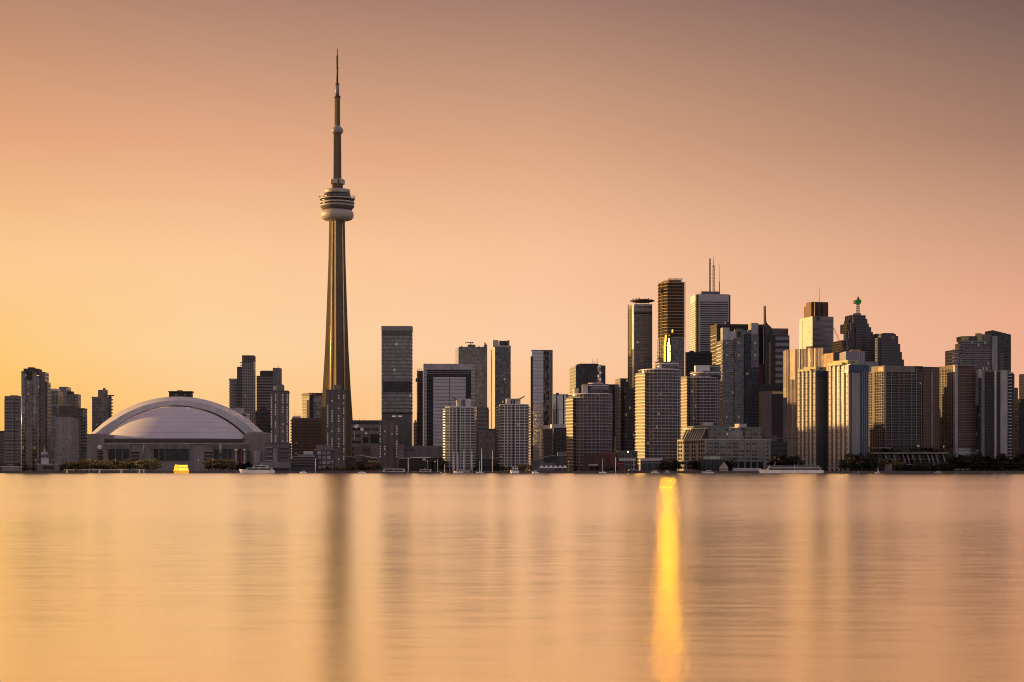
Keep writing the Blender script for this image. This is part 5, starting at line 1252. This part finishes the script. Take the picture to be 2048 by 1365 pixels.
b.pbox('white_band', PALE, 1238, 1272, 917.5, 922, -.8, 1); b.pbox('red_band', REDP, 1232, 1248, 926.5, 928.2, -1, .5); b.pbox('red_wall', BRICK, 1230, 1248, 928, 946, -.6, 2)
b = low('glass_pavilion', 'low glazed restaurant with a white top band under the tallest round condo', 1283, 1325, 917.5, 1834, fac((.2, .18, .18), (.07, .065, .07), 9, 6, .9, .85, .2, .3), 14); b.pbox('white_band', PALE, 1282, 1325, 917, 922, -.6, 1)
b = low('green_pavilion', 'dark green pavilion with a lit clerestory in front of the cream terminal', 1400, 1450, 919, 1806, mat('dark_green', (.035, .05, .038), .7), 14)
MB().prism([(b.x(1408), 1), (b.x(1440), 1), (b.x(1440), 12), (b.x(1408), 12)], b.top, b.h(912)).build('clerestory', mat('pale_green_glass', (.30, .38, .32), .3, .1), b.o)
MB().prism([(b.x(1405), -.5), (b.x(1443), -.5), (b.x(1443), 13), (b.x(1405), 13)], b.h(912), b.h(906.5), top=[(b.x(1414), 4), (b.x(1432), 4), (b.x(1432), 8), (b.x(1414), 8)]).build('hip_roof', mat('dark_green_roof', (.03, .038, .03), .6), b.o)
b.ribs([b.x(1402 + 8 * k) for k in range(7)], .6, 1.6, -1, b.top, mat('dark_green', (.035, .05, .038), .7), 'post')
b = low('carousel_kiosk', 'little lit round kiosk with tiered pale rings by the dark green pavilion', 1440, 1456, 934, 1797, mat('kiosk_tan', (.42, .3, .22), .6), 5, 'kiosk')
x = b.W / 2
MB().lathe([(4.4, b.top), (1.2, b.h(927)), (.3, b.h(924))], 20, x, 2.5, False).build('cone_roof', mat('kiosk_roof', (.3, .22, .17), .6), b.o)
b.rep('ring_band', MB().lathe([(4.3, 0), (4.8, 0), (4.8, .5), (4.3, .5)], 20, x, 2.5, False), mat('kiosk_band', (.6, .45, .34), .6), [(0, 0, .4 + 1.6 * k) for k in range(3)])
low('quay_canopy', 'long thin white canopy along the quay in front of the terminal', 1466, 1522, 936.5, 1800, PALE, 6)
low('willow_arch_shed', 'small pale arched shed under the willow on the right bank', 1770, 1784, 929, 1800, mat('shed_mauve', (.17, .14, .14), .8), 6)

def tent(px, label):
    D = 1802; t = thing('event_tent', label, 'tent', (WX(px, D), D, GZ), 0, 'white peaked tents on the quay')
    w_ = 2.35; z1 = WZ(936.5, D) - GZ; z2 = WZ(930.8, D) - GZ
    MB().prism([(-w_, -w_), (w_, -w_), (w_, w_), (-w_, w_)], z1, z1 + .5).build('valance', WHITE, t)
    MB().prism([(-w_, -w_), (w_, -w_), (w_, w_), (-w_, w_)], z1 + .5, z2, top=[(-.1, -.1), (.1, -.1), (.1, .1), (-.1, .1)]).build('canopy', WHITE, t)
    for i in (-1, 1):
        for j in (-1, 1): MB().tube((i * 2.2, j * 2.2, -.2), (i * 2.2, j * 2.2, z1), .12).build('pole', STEEL, t)
for k, s_ in enumerate(('leftmost white peaked tent, beside the upswept hall', 'second white peaked tent from the left', 'third white peaked tent from the left', 'fourth white peaked tent from the left', 'fifth white peaked tent from the left', 'rightmost white peaked tent, nearest the shortest round condo')):
    tent(1083.5 + k * 9.2, s_)

# ------------------------------------------------------------------ boats
def hull_mesh(L, Bw, H, bow=.28, flare=.25):
    """bow to -x"""
    rows = []
    for i in range(17):
        t = i / 16; x = -L / 2 + L * t
        wv = Bw / 2 * min(1, (t / bow)) ** .6 if t < bow else Bw / 2 * (1 - .12 * ((t - bow) / (1 - bow)) ** 2)
        wv = max(wv, .05); zt = H * (1 + .35 * max(0, 1 - t / .5) ** 2); xo = -L * .03 * max(0, 1 - t / bow)
        rows.append([(x + xo, -wv, zt), (x + xo * .3, -wv * (1 - flare * .5), zt * .45), (x, -wv * (1 - flare), -.6), (x, wv * (1 - flare), -.6), (x + xo * .3, wv * (1 - flare * .5), zt * .45), (x + xo, wv, zt), (x + xo, -wv, zt)])
    m = MB(); m.grid(rows, False)
    n = 7; b = 16 * n; m.face(tuple(b + i for i in range(6)), ((0, 0),) * 6); m.face(tuple(reversed(range(6))), ((0, 0),) * 6)
    return m
def boat(name, label, pa, pb, D, H, decks, hm=WHITE, Bw=None, flip=False, masts=(), group=None, cat='boat', rz=0, tall=0):
    """decks: (x0, x1, z0, z1) as fractions of length / metres, with a window strip each"""
    L = (K(pb) - K(pa)) * D; Bw = Bw or L * .2
    t = thing(name, label, cat, (WX((pa + pb) / 2, D), D, 0), pi + rz if flip else rz, group)
    hull_mesh(L, Bw, H).build('hull', hm, t)
    sg = -1
    for k, (a, c, z0, z1) in enumerate(decks):
        x0 = -L / 2 + L * a; x1 = -L / 2 + L * c; w2 = Bw * (.42 - .05 * k); rk = (z1 - z0) * .7
        dk = MB().prism([(x0, -w2), (x1, -w2), (x1, w2), (x0, w2)], z0, z1, top=[(x0 + rk, -w2 * .94), (x1 - rk * .2, -w2 * .94), (x1 - rk * .2, w2 * .94), (x0 + rk, w2 * .94)]).build('deckhouse', WHITE, t)
        h_ = z1 - z0; nW = 2
        for side in (-1, 1):
            for i in range(nW):
                xa = x0 + rk * 1.0 + (x1 - x0 - rk * 1.4) * i / nW + .2; xb = x0 + rk * 1.0 + (x1 - x0 - rk * 1.4) * (i + 1) / nW - .2
                if xb - xa > .4: MB().box(xa, xb, side * w2 * .985 - .08, side * w2 * .985 + .08, z0 + h_ * .18, z0 + h_ * .84).build('window_strip', BLACKG, dk)
        MB().box(x0 + rk * .8, x1 + .5, -w2 * 1.08, w2 * 1.08, z1, z1 + .16).build('deck_roof', WHITE, t)
    for (fx, z0, z1, ln) in masts:
        x = -L / 2 + L * fx
        MB().tube((x, 0, z0), (x + ln, 0, z1), .22, .12).build('mast', WHITE, t)
    return t
boat('motor_yacht', 'white two-deck motor yacht moored right of the stadium', 480, 549, 1778, 3.2, [(.17, .94, 3.0, 5.4), (.36, .80, 5.5, 7.8)], masts=((.58, 7.8, 10.5, 2.0), (.62, 7.8, 9.6, 1.0)))
boat('tour_boat', 'long white three-tier tour boat below the gold-lit quay tower', 1520, 1646, 1776, 3.0, [(.10, .96, 3.0, 5.4), (.13, .93, 5.7, 7.4)], Bw=10, masts=((.23, 7.4, 12, .8), (.55, 7.4, 10, 0), (.6, 7.4, 10.5, .5)))
boat('lit_ferry', 'small double-decked ferry shining gold in the sun in front of the stadium', 344, 379, 1690, 2.6, [(.06, .96, 2.4, 5.4), (.1, .92, 5.7, 8.2)], hm=mat('sun_glow_hull', (.70, .40, .06), .4, emit=(1, .42, .02, .35)), Bw=6, flip=False, rz=.9)  # hull emission imitates gold sunlight on the boat
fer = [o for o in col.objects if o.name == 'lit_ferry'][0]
glow = mat('ferry_sun_glow', (.9, .55, .08), .4, emit=(1, .40, .02, .55))  # cabin and window glow also stands for sunlight, not lamps
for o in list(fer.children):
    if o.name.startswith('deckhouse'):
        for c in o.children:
            c.data.materials.clear(); c.data.materials.append(mat('ferry_glow_window', (.8, .5, .1), .4, emit=(1, .46, .03, 1.3)))
        o.data.materials.clear(); o.data.materials.append(glow)
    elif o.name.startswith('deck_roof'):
        o.data.materials.clear(); o.data.materials.append(mat('ferry_sunlit_roof', (.75, .5, .12), .5))
boat('covered_barge', 'long low sleek boat with a curved white roofline moored by the narrow slab', 757, 815, 1779, 1.6, [(.14, .9, 1.6, 4.4)], hm=mat('dark_hull', (.05, .042, .04), .5), Bw=6)
boat('covered_barge', 'low open cruiser with white windscreen moored beside the sleek boat', 828, 880, 1780, 1.5, [(.2, .66, 1.5, 3.6)], hm=mat('dark_hull', (.05, .042, .04), .5), Bw=6, masts=((.45, 3.4, 5.6, -1.5),))
boat('small_launch', 'tiny white launch on the water below the market hall', 716, 732, 1782, 1.1, [(.2, .6, 1.0, 2.0)], Bw=2.6)
boat('cabin_cruiser', 'white cabin cruiser moored end-on below the right white condo', 1021, 1038, 1778, 2.4, [(.1, .92, 2.2, 4.4), (.18, .86, 4.8, 6.6)], Bw=5)
boat('covered_boat', 'tarpaulin-covered pale boat below the left white condo', 909, 927, 1781, 1.8, [(.15, .85, 1.6, 3.6)], hm=PALE, Bw=4)
boat('covered_boat', 'grey covered boat right of the tarpaulin-covered one', 927, 941, 1783, 1.6, [(.15, .85, 1.4, 3.2)], hm=CONC, Bw=4)
boat('tall_ship', 'dark low-hulled sailing ship moored below the tallest round condo', 1250, 1297, 1780, 2.6, [(.5, .85, 2.4, 3.6)], hm=mat('dark_red_hull', (.045, .02, .02), .5), Bw=6, flip=True, masts=((.35, 2.4, 19, 0), (.62, 2.4, 15, 0)))
boat('small_launch', 'small dark-windowed launch below the dark green pavilion', 1404, 1428, 1780, 1.4, [(.3, .75, 1.2, 2.8)], hm=PALE, Bw=3.2)
boat('small_launch', 'white launch by the right bank near the shed', 1868, 1884, 1782, 1.2, [(.3, .75, 1.0, 2.0)], hm=mat('mauve_hull', (.25, .18, .18), .5), Bw=3)
boat('small_launch', 'pale launch moored just right of the dark sailing ship', 1303, 1318, 1781, 1.3, [(.25, .7, 1.1, 2.6)], hm=PALE, Bw=3)
boat('small_launch', 'grey launch moored between the dark sailing ship and the cream terminal', 1328, 1341, 1782, 1.2, [(.25, .7, 1.1, 2.3)], hm=CONC, Bw=2.8)
boat('small_launch', 'white launch moored left of the white tents', 1064, 1077, 1782, 1.3, [(.25, .72, 1.1, 2.6)], Bw=3)
boat('small_launch', 'small white launch at the foot of the parking terrace', 600, 614, 1782, 1.2, [(.25, .7, 1.1, 2.4)], Bw=3)
boat('sailing_yacht', 'moored yacht with a bare mast left of the shortest thick marina pole', 868, 884, 1786, 1.1, [(.35, .7, 1.0, 1.7)], Bw=3.2, masts=((.45, 1, 14.5, 0),))
boat('sailing_yacht', 'moored yacht with a bare mast between the white condos', 952, 967, 1786, 1.1, [(.35, .7, 1.0, 1.7)], Bw=3.2, masts=((.45, 1, 13, 0),))
boat('sailing_yacht', 'moored yacht with a bare mast at the foot of the brick warehouse', 1198, 1213, 1784, 1.1, [(.35, .7, 1.0, 1.7)], Bw=3.2, masts=((.45, 1, 15, 0),))
# sail boat, buoys
t = thing('sail_boat', 'tiny sail boat with a tan sail on the right-hand water', 'boat', (WX(1755, 1730), 1730, 0))
hull_mesh(5, 1.6, .7).build('hull', WHITE, t)
MB().tube((0, 0, .5), (0, 0, 6.6), .09).build('mast', STEEL, t)
mb = MB(); mb.grid([[(-.1 + 1.7 * k / 5 * (1 - j / 5), .25 * sin(pi * k / 5) * (1 - j / 5), .9 + 5.4 * j / 5) for k in range(6)] for j in range(6)]); mb.build('sail', mat('tan_sail', (.75, .55, .4), .7), t)
MB().tube((0, 0, .9), (1.7, 0, .9), .07).build('boom', STEEL, t)
def buoy(px, label, m, D=1752, s=1.0):
    t = thing('marker_buoy', label, 'buoy', (WX(px, D), D, 0), 0, 'marker buoys along the breakwater')
    MB().lathe([(.3 * s, -.5), (1.2 * s, -.3), (1.25 * s, .5), (.9 * s, .8)], 16).build('float', mat('buoy_float', (.3, .24, .18), .6), t)
    MB().lathe([(.75 * s, .8), (.45 * s, 3.4 * s), (.4 * s, 3.5 * s)], 12).build('cone', m, t)
    MB().lathe([(.35 * s, 3.5 * s), (.5 * s, 3.9 * s), (.2 * s, 4.4 * s)], 12).build('light', mat('buoy_top', (.35, .18, .08), .5), t)
BY = mat('buoy_cream', (.7, .55, .36), .5)
buoy(134.5, 'yellow-topped buoy alone in front of the concrete apartment slab', mat('buoy_yellow', (.75, .52, .06), .5)); buoy(199.5, 'cream buoy below the left end of the stadium', BY); buoy(243, 'cream buoy below the left stadium window bay', BY); buoy(279, 'left buoy of the close pair below the stadium', BY); buoy(287.5, 'right buoy of the close pair below the stadium', BY)
buoy(1716, 'small red buoy below the blue-striped quay tower', mat('buoy_red', (.6, .06, .05), .5), 1770, .7)

# breakwater rail and floating dock
mb = MB()
t = thing('breakwater_railing', 'long pale railing on the breakwater below the stadium trees', 'railing', (WX(130, 1775), 1775, 0))
for a, c in ((128, 150), (158, 257), (263, 285)):
    xa = (K(a) - K(130)) * 1775; xb = (K(c) - K(130)) * 1775
    MB().box(xa, xb, -.15, .15, 3.2, 3.75).build('rail', mat('rail_cream', (.55, .48, .36), .6), t)
    for k in range(int((xb - xa) / 5) + 1): mb.tube((xa + k * 5, 0, -.5), (xa + k * 5, 0, 3.3), .14, .14, 5)
mb.build('post', CONC, t)
low('breakwater', 'low dark stone breakwater under the pale railing', 60, 300, 943.6, 1776, mat('rock', (.05, .042, .032), .95, var=.4, scale=.4), 3, 'breakwater')

def pole(px, top, label, D=1784, m=None):
    t = thing('mast_pole', label, 'pole', (WX(px, D), D, 0), 0, 'tall white poles of the marina')
    z = WZ(top, D)
    MB().tube((0, 0, -.5), (0, 0, z), .32, .2, 8).build('shaft', WHITE, t)
    MB().box(-.9, .9, -.08, .08, z * .72, z * .72 + .18).build('spreader', WHITE, t)
    MB().lathe([(.5, -.2), (.55, 1.2), (.3, 1.5)], 10).build('foot', STEEL, t)
for px, top, s_ in ((889.5, 929, 'shortest thick white pole at the left end of the marina'), (908, 903, 'white marina pole before the left edge of the left white condo'), (916, 904, 'white marina pole just right of the first tall one'), (928, 901, 'white marina pole before the centre of the left white condo'), (944, 901, 'white marina pole at the right edge of the left white condo'), (963.5, 897, 'tallest white marina pole in the gap between the white condos'), (985, 901, 'white marina pole left of the right white condo'), (816.5, 917, 'lone white pole beside the curved-roof boat'), (631, 917, 'thin white pole beside the parking terrace'), (1231.2, 915, 'thin white pole beside the brick chimney')):
    pole(px, top, s_)

def street_lamp(px, top, label, D=1805):
    t = thing('street_lamp', label, 'street lamp', (WX(px, D), D, GZ), 0, 'street lamps on the quay'); z = WZ(top, D) - GZ
    MB().tube((0, 0, -.2), (0, 0, z), .22, .14, 6).build('post', STEEL, t); MB().lathe([(.2, z - .3), (.6, z + .1), (.6, z + .7), (.2, z + 1)], 10).build('lamp', mat('lamp_globe', (.7, .62, .5), .4), t)
t_ = thing('street_lamp', 'tall glowing lamp before the low glass pavilion', 'street lamp', (WX(1256, 1800), 1800, GZ), 0, 'street lamps on the quay')
z = WZ(905, 1800) - GZ; MB().tube((0, 0, -.2), (0, 0, z), .2, .15, 6).build('post', STEEL, t_); MB().lathe([(.2, z - .4), (.8, z), (.8, z + .9), (.2, z + 1.3)], 12).build('lamp', mat('lamp_on', (.9, .7, .3), .4, emit=(1, .72, .25, 2.5)), t_)
for px, s_ in ((71.5, 'street lamp left of the small waterfront terminal'), (179, 'street lamp among trees left of the stadium'), (231, 'street lamp before the left stadium windows'), (397, 'street lamp right of the gold ferry'), (425, 'street lamp before the stadium vertical pipe'), (665, 'street lamp at the foot of the needle tower'), (855, 'left street lamp before the harbour pavilion'), (870, 'right street lamp before the harbour pavilion'), (1137, 'street lamp at the left foot of the shortest round condo')):
    street_lamp(px, 921 if px < 600 else 924, s_)

# ------------------------------------------------------------------ trees
FOL = []
for i, c in enumerate(((.24, .185, .07), (.15, .125, .05), (.022, .022, .011), (.10, .075, .022))):
    m, t, bs = mat_base('foliage')
    oi = t.nodes.new('ShaderNodeObjectInfo'); ge = t.nodes.new('ShaderNodeTexCoord'); nz = t.nodes.new('ShaderNodeTexNoise'); nz.inputs['Scale'].default_value = .8
    t.links.new(ge.outputs['Object'], nz.inputs['Vector'])
    ma = t.nodes.new('ShaderNodeMath'); ma.operation = 'ADD'; t.links.new(oi.outputs['Random'], ma.inputs[0]); t.links.new(nz.outputs[0], ma.inputs[1])
    r = t.nodes.new('ShaderNodeMapRange'); r.inputs['From Max'].default_value = 2; r.inputs['To Min'].default_value = .5; r.inputs['To Max'].default_value = 1.6; t.links.new(ma.outputs[0], r.inputs[0])
    v = t.nodes.new('ShaderNodeVectorMath'); v.operation = 'SCALE'; v.inputs[0].default_value = c; t.links.new(r.outputs[0], v.inputs['Scale']); t.links.new(v.outputs[0], bs.inputs['Base Color'])
    bs.inputs['Roughness'].default_value = .8
    FOL.append(m)
BARK = mat('bark', (.06, .045, .035), .9)
def crown_mesh(h, w_, m, seed, leaf=.42, n=650, droop=False):
    rd = random.Random(seed); mb = MB(); cl = []
    for k in range(13):
        a = rd.uniform(0, 2 * pi); rr = rd.uniform(0, .34) * w_; z = h * rd.uniform(.3, .86)
        cl.append((rr * cos(a), rr * sin(a), z, w_ * rd.uniform(.13, .24), h * rd.uniform(.08, .16)))
    cl.append((0, 0, h * .9, w_ * .16, h * .1))
    for k in range(n):
        cx, cy, cz, r, rz = rd.choice(cl)
        d = Vector((rd.gauss(0, 1), rd.gauss(0, 1), rd.gauss(0, 1))).normalized() * (rd.random() ** .4)
        p = Vector((cx + d.x * r, cy + d.y * r, cz + d.z * rz - (abs(d.x) * h * .12 if droop else 0)))
        u = Vector((rd.gauss(0, 1), rd.gauss(0, 1), rd.gauss(0, .7))).normalized(); q = u.orthogonal().normalized()
        s = leaf * rd.uniform(.6, 1.4); b = len(mb.v)
        mb.v += [tuple(p + u * s), tuple(p + q * s * .7), tuple(p - u * s), tuple(p - q * s * .7)]
        mb.face((b, b + 1, b + 2, b + 3), ((0, 0),) * 4)
    return mb.mesh('crown', m)
def trunk_mesh(h, r):
    mb = MB(); mb.tube((0, 0, -.5), (0, 0, h * .5), r, r * .55, 6)
    for k in range(4):
        a = k * pi / 2 + .4; mb.tube((0, 0, h * (.3 + .05 * k)), (cos(a) * h * .22, sin(a) * h * .22, h * (.62 + .04 * k)), r * .45, r * .2, 5)
    return mb.mesh('trunk', BARK)
CR = {}
for mi in range(4):
    CR[mi] = [(crown_mesh(8, 8.5, FOL[mi], 10 * mi + s), trunk_mesh(8, .3)) for s in range(3)]
def tree(px, top, D, mi, label, group, name='shore_tree', wf=1.0):
    z = max(3.0, WZ(top, D) - GZ); s = z / 8.0
    t = thing(name, label, 'tree', (WX(px, D), D, GZ), random.uniform(0, 6.28), group)
    c, tr = random.choice(CR[mi]); t.scale = (s * wf, s * wf, s)
    link('crown', c, t); link('trunk', tr, t)
    return t
def row(p0, p1, n, t0, t1, D0, D1, mi, label, group, wf=1.3):
    for k in range(n):
        px = p0 + (p1 - p0) * (k + .5) / n + random.uniform(-.3, .3) * (p1 - p0) / n
        tree(px, random.uniform(t0, t1), random.uniform(D0, D1), mi, label, group, wf=wf * random.uniform(.85, 1.2))
row(120, 162, 9, 922, 930, 1815, 1840, 1, 'olive tree in front of the plain concrete apartment slab', 'trees before the concrete slab')
row(166, 306, 34, 918, 926, 1815, 1850, 0, 'olive tree in the row along the left half of the stadium', 'trees before the left of the stadium')
row(297, 311, 2, 917, 920, 1850, 1865, 1, 'taller dark olive tree left of the stadium central windows', 'taller trees before the stadium')
row(415, 466, 12, 916, 924, 1815, 1850, 1, 'dark olive tree before the right half of the stadium', 'trees before the right of the stadium')
row(466, 500, 6, 922, 930, 1825, 1850, 2, 'dark tree between the stadium end and the yacht', 'dark trees by the yacht')
row(0, 74, 12, 926, 936, 1830, 1870, 2, 'low dark tree at the far-left shore', 'trees on the far-left shore')
row(632, 700, 7, 931, 937, 1800, 1830, 2, 'small dark shrub-like tree at the foot of the needle tower', 'small trees by the needle tower')
row(672, 690, 3, 932, 935, 1798, 1803, 3, 'yellow-green bush at the quay below the needle tower', 'yellow-green bushes')
row(700, 760, 7, 924, 934, 1805, 1835, 2, 'dark tree before the canopy market', 'trees before the market')
row(862, 890, 4, 918, 930, 1815, 1835, 2, 'dark tree left of the left white condo', 'trees left of the white condo')
row(992, 1022, 4, 928, 934, 1800, 1830, 2, 'dark tree beside the moored cabin cruiser', 'trees by the cabin cruiser')
row(1036, 1064, 5, 926, 935, 1800, 1830, 1, 'grey-green tree right of the cabin cruiser', 'grey-green trees by the right white condo')
row(1180, 1235, 6, 932, 938, 1800, 1825, 2, 'low dark tree before the red-brick warehouse', 'trees before the brick warehouse')
row(1325, 1362, 7, 916, 930, 1810, 1832, 2, 'dark tree left of the cream terminal', 'trees left of the terminal')
row(1385, 1405, 4, 914, 930, 1803, 1815, 2, 'tall dark tree left of the dark green pavilion', 'trees by the green pavilion')
row(1446, 1466, 4, 918, 928, 1805, 1820, 2, 'dark tree right of the dark green pavilion', 'trees right of the green pavilion')
row(1545, 1594, 9, 905, 925, 1812, 1840, 2, 'dark tree between the terminal and the left quay tower', 'trees between the terminal and quay tower')
row(1690, 1745, 14, 906, 930, 1800, 1828, 2, 'dark tree at the foot of the blue-striped quay tower', 'trees by the right quay tower')
row(1790, 1905, 22, 921, 934, 1798, 1825, 2, 'dark tree before the terraced podium', 'trees before the podium')
row(1900, 2050, 34, 906, 930, 1798, 1840, 2, 'dark tree on the far-right bank', 'trees on the far-right bank')
row(1760, 1890, 16, 894, 903, 1850, 1868, 2, 'dark terrace tree above the podium roof', 'terrace trees above the podium')
for px in (1764, 1774, 1786, 1796): tree(px, 917.5, 1803, 3, 'spreading yellow-green willow at the right bank', 'willows on the right bank', 'willow_tree', 1.1)
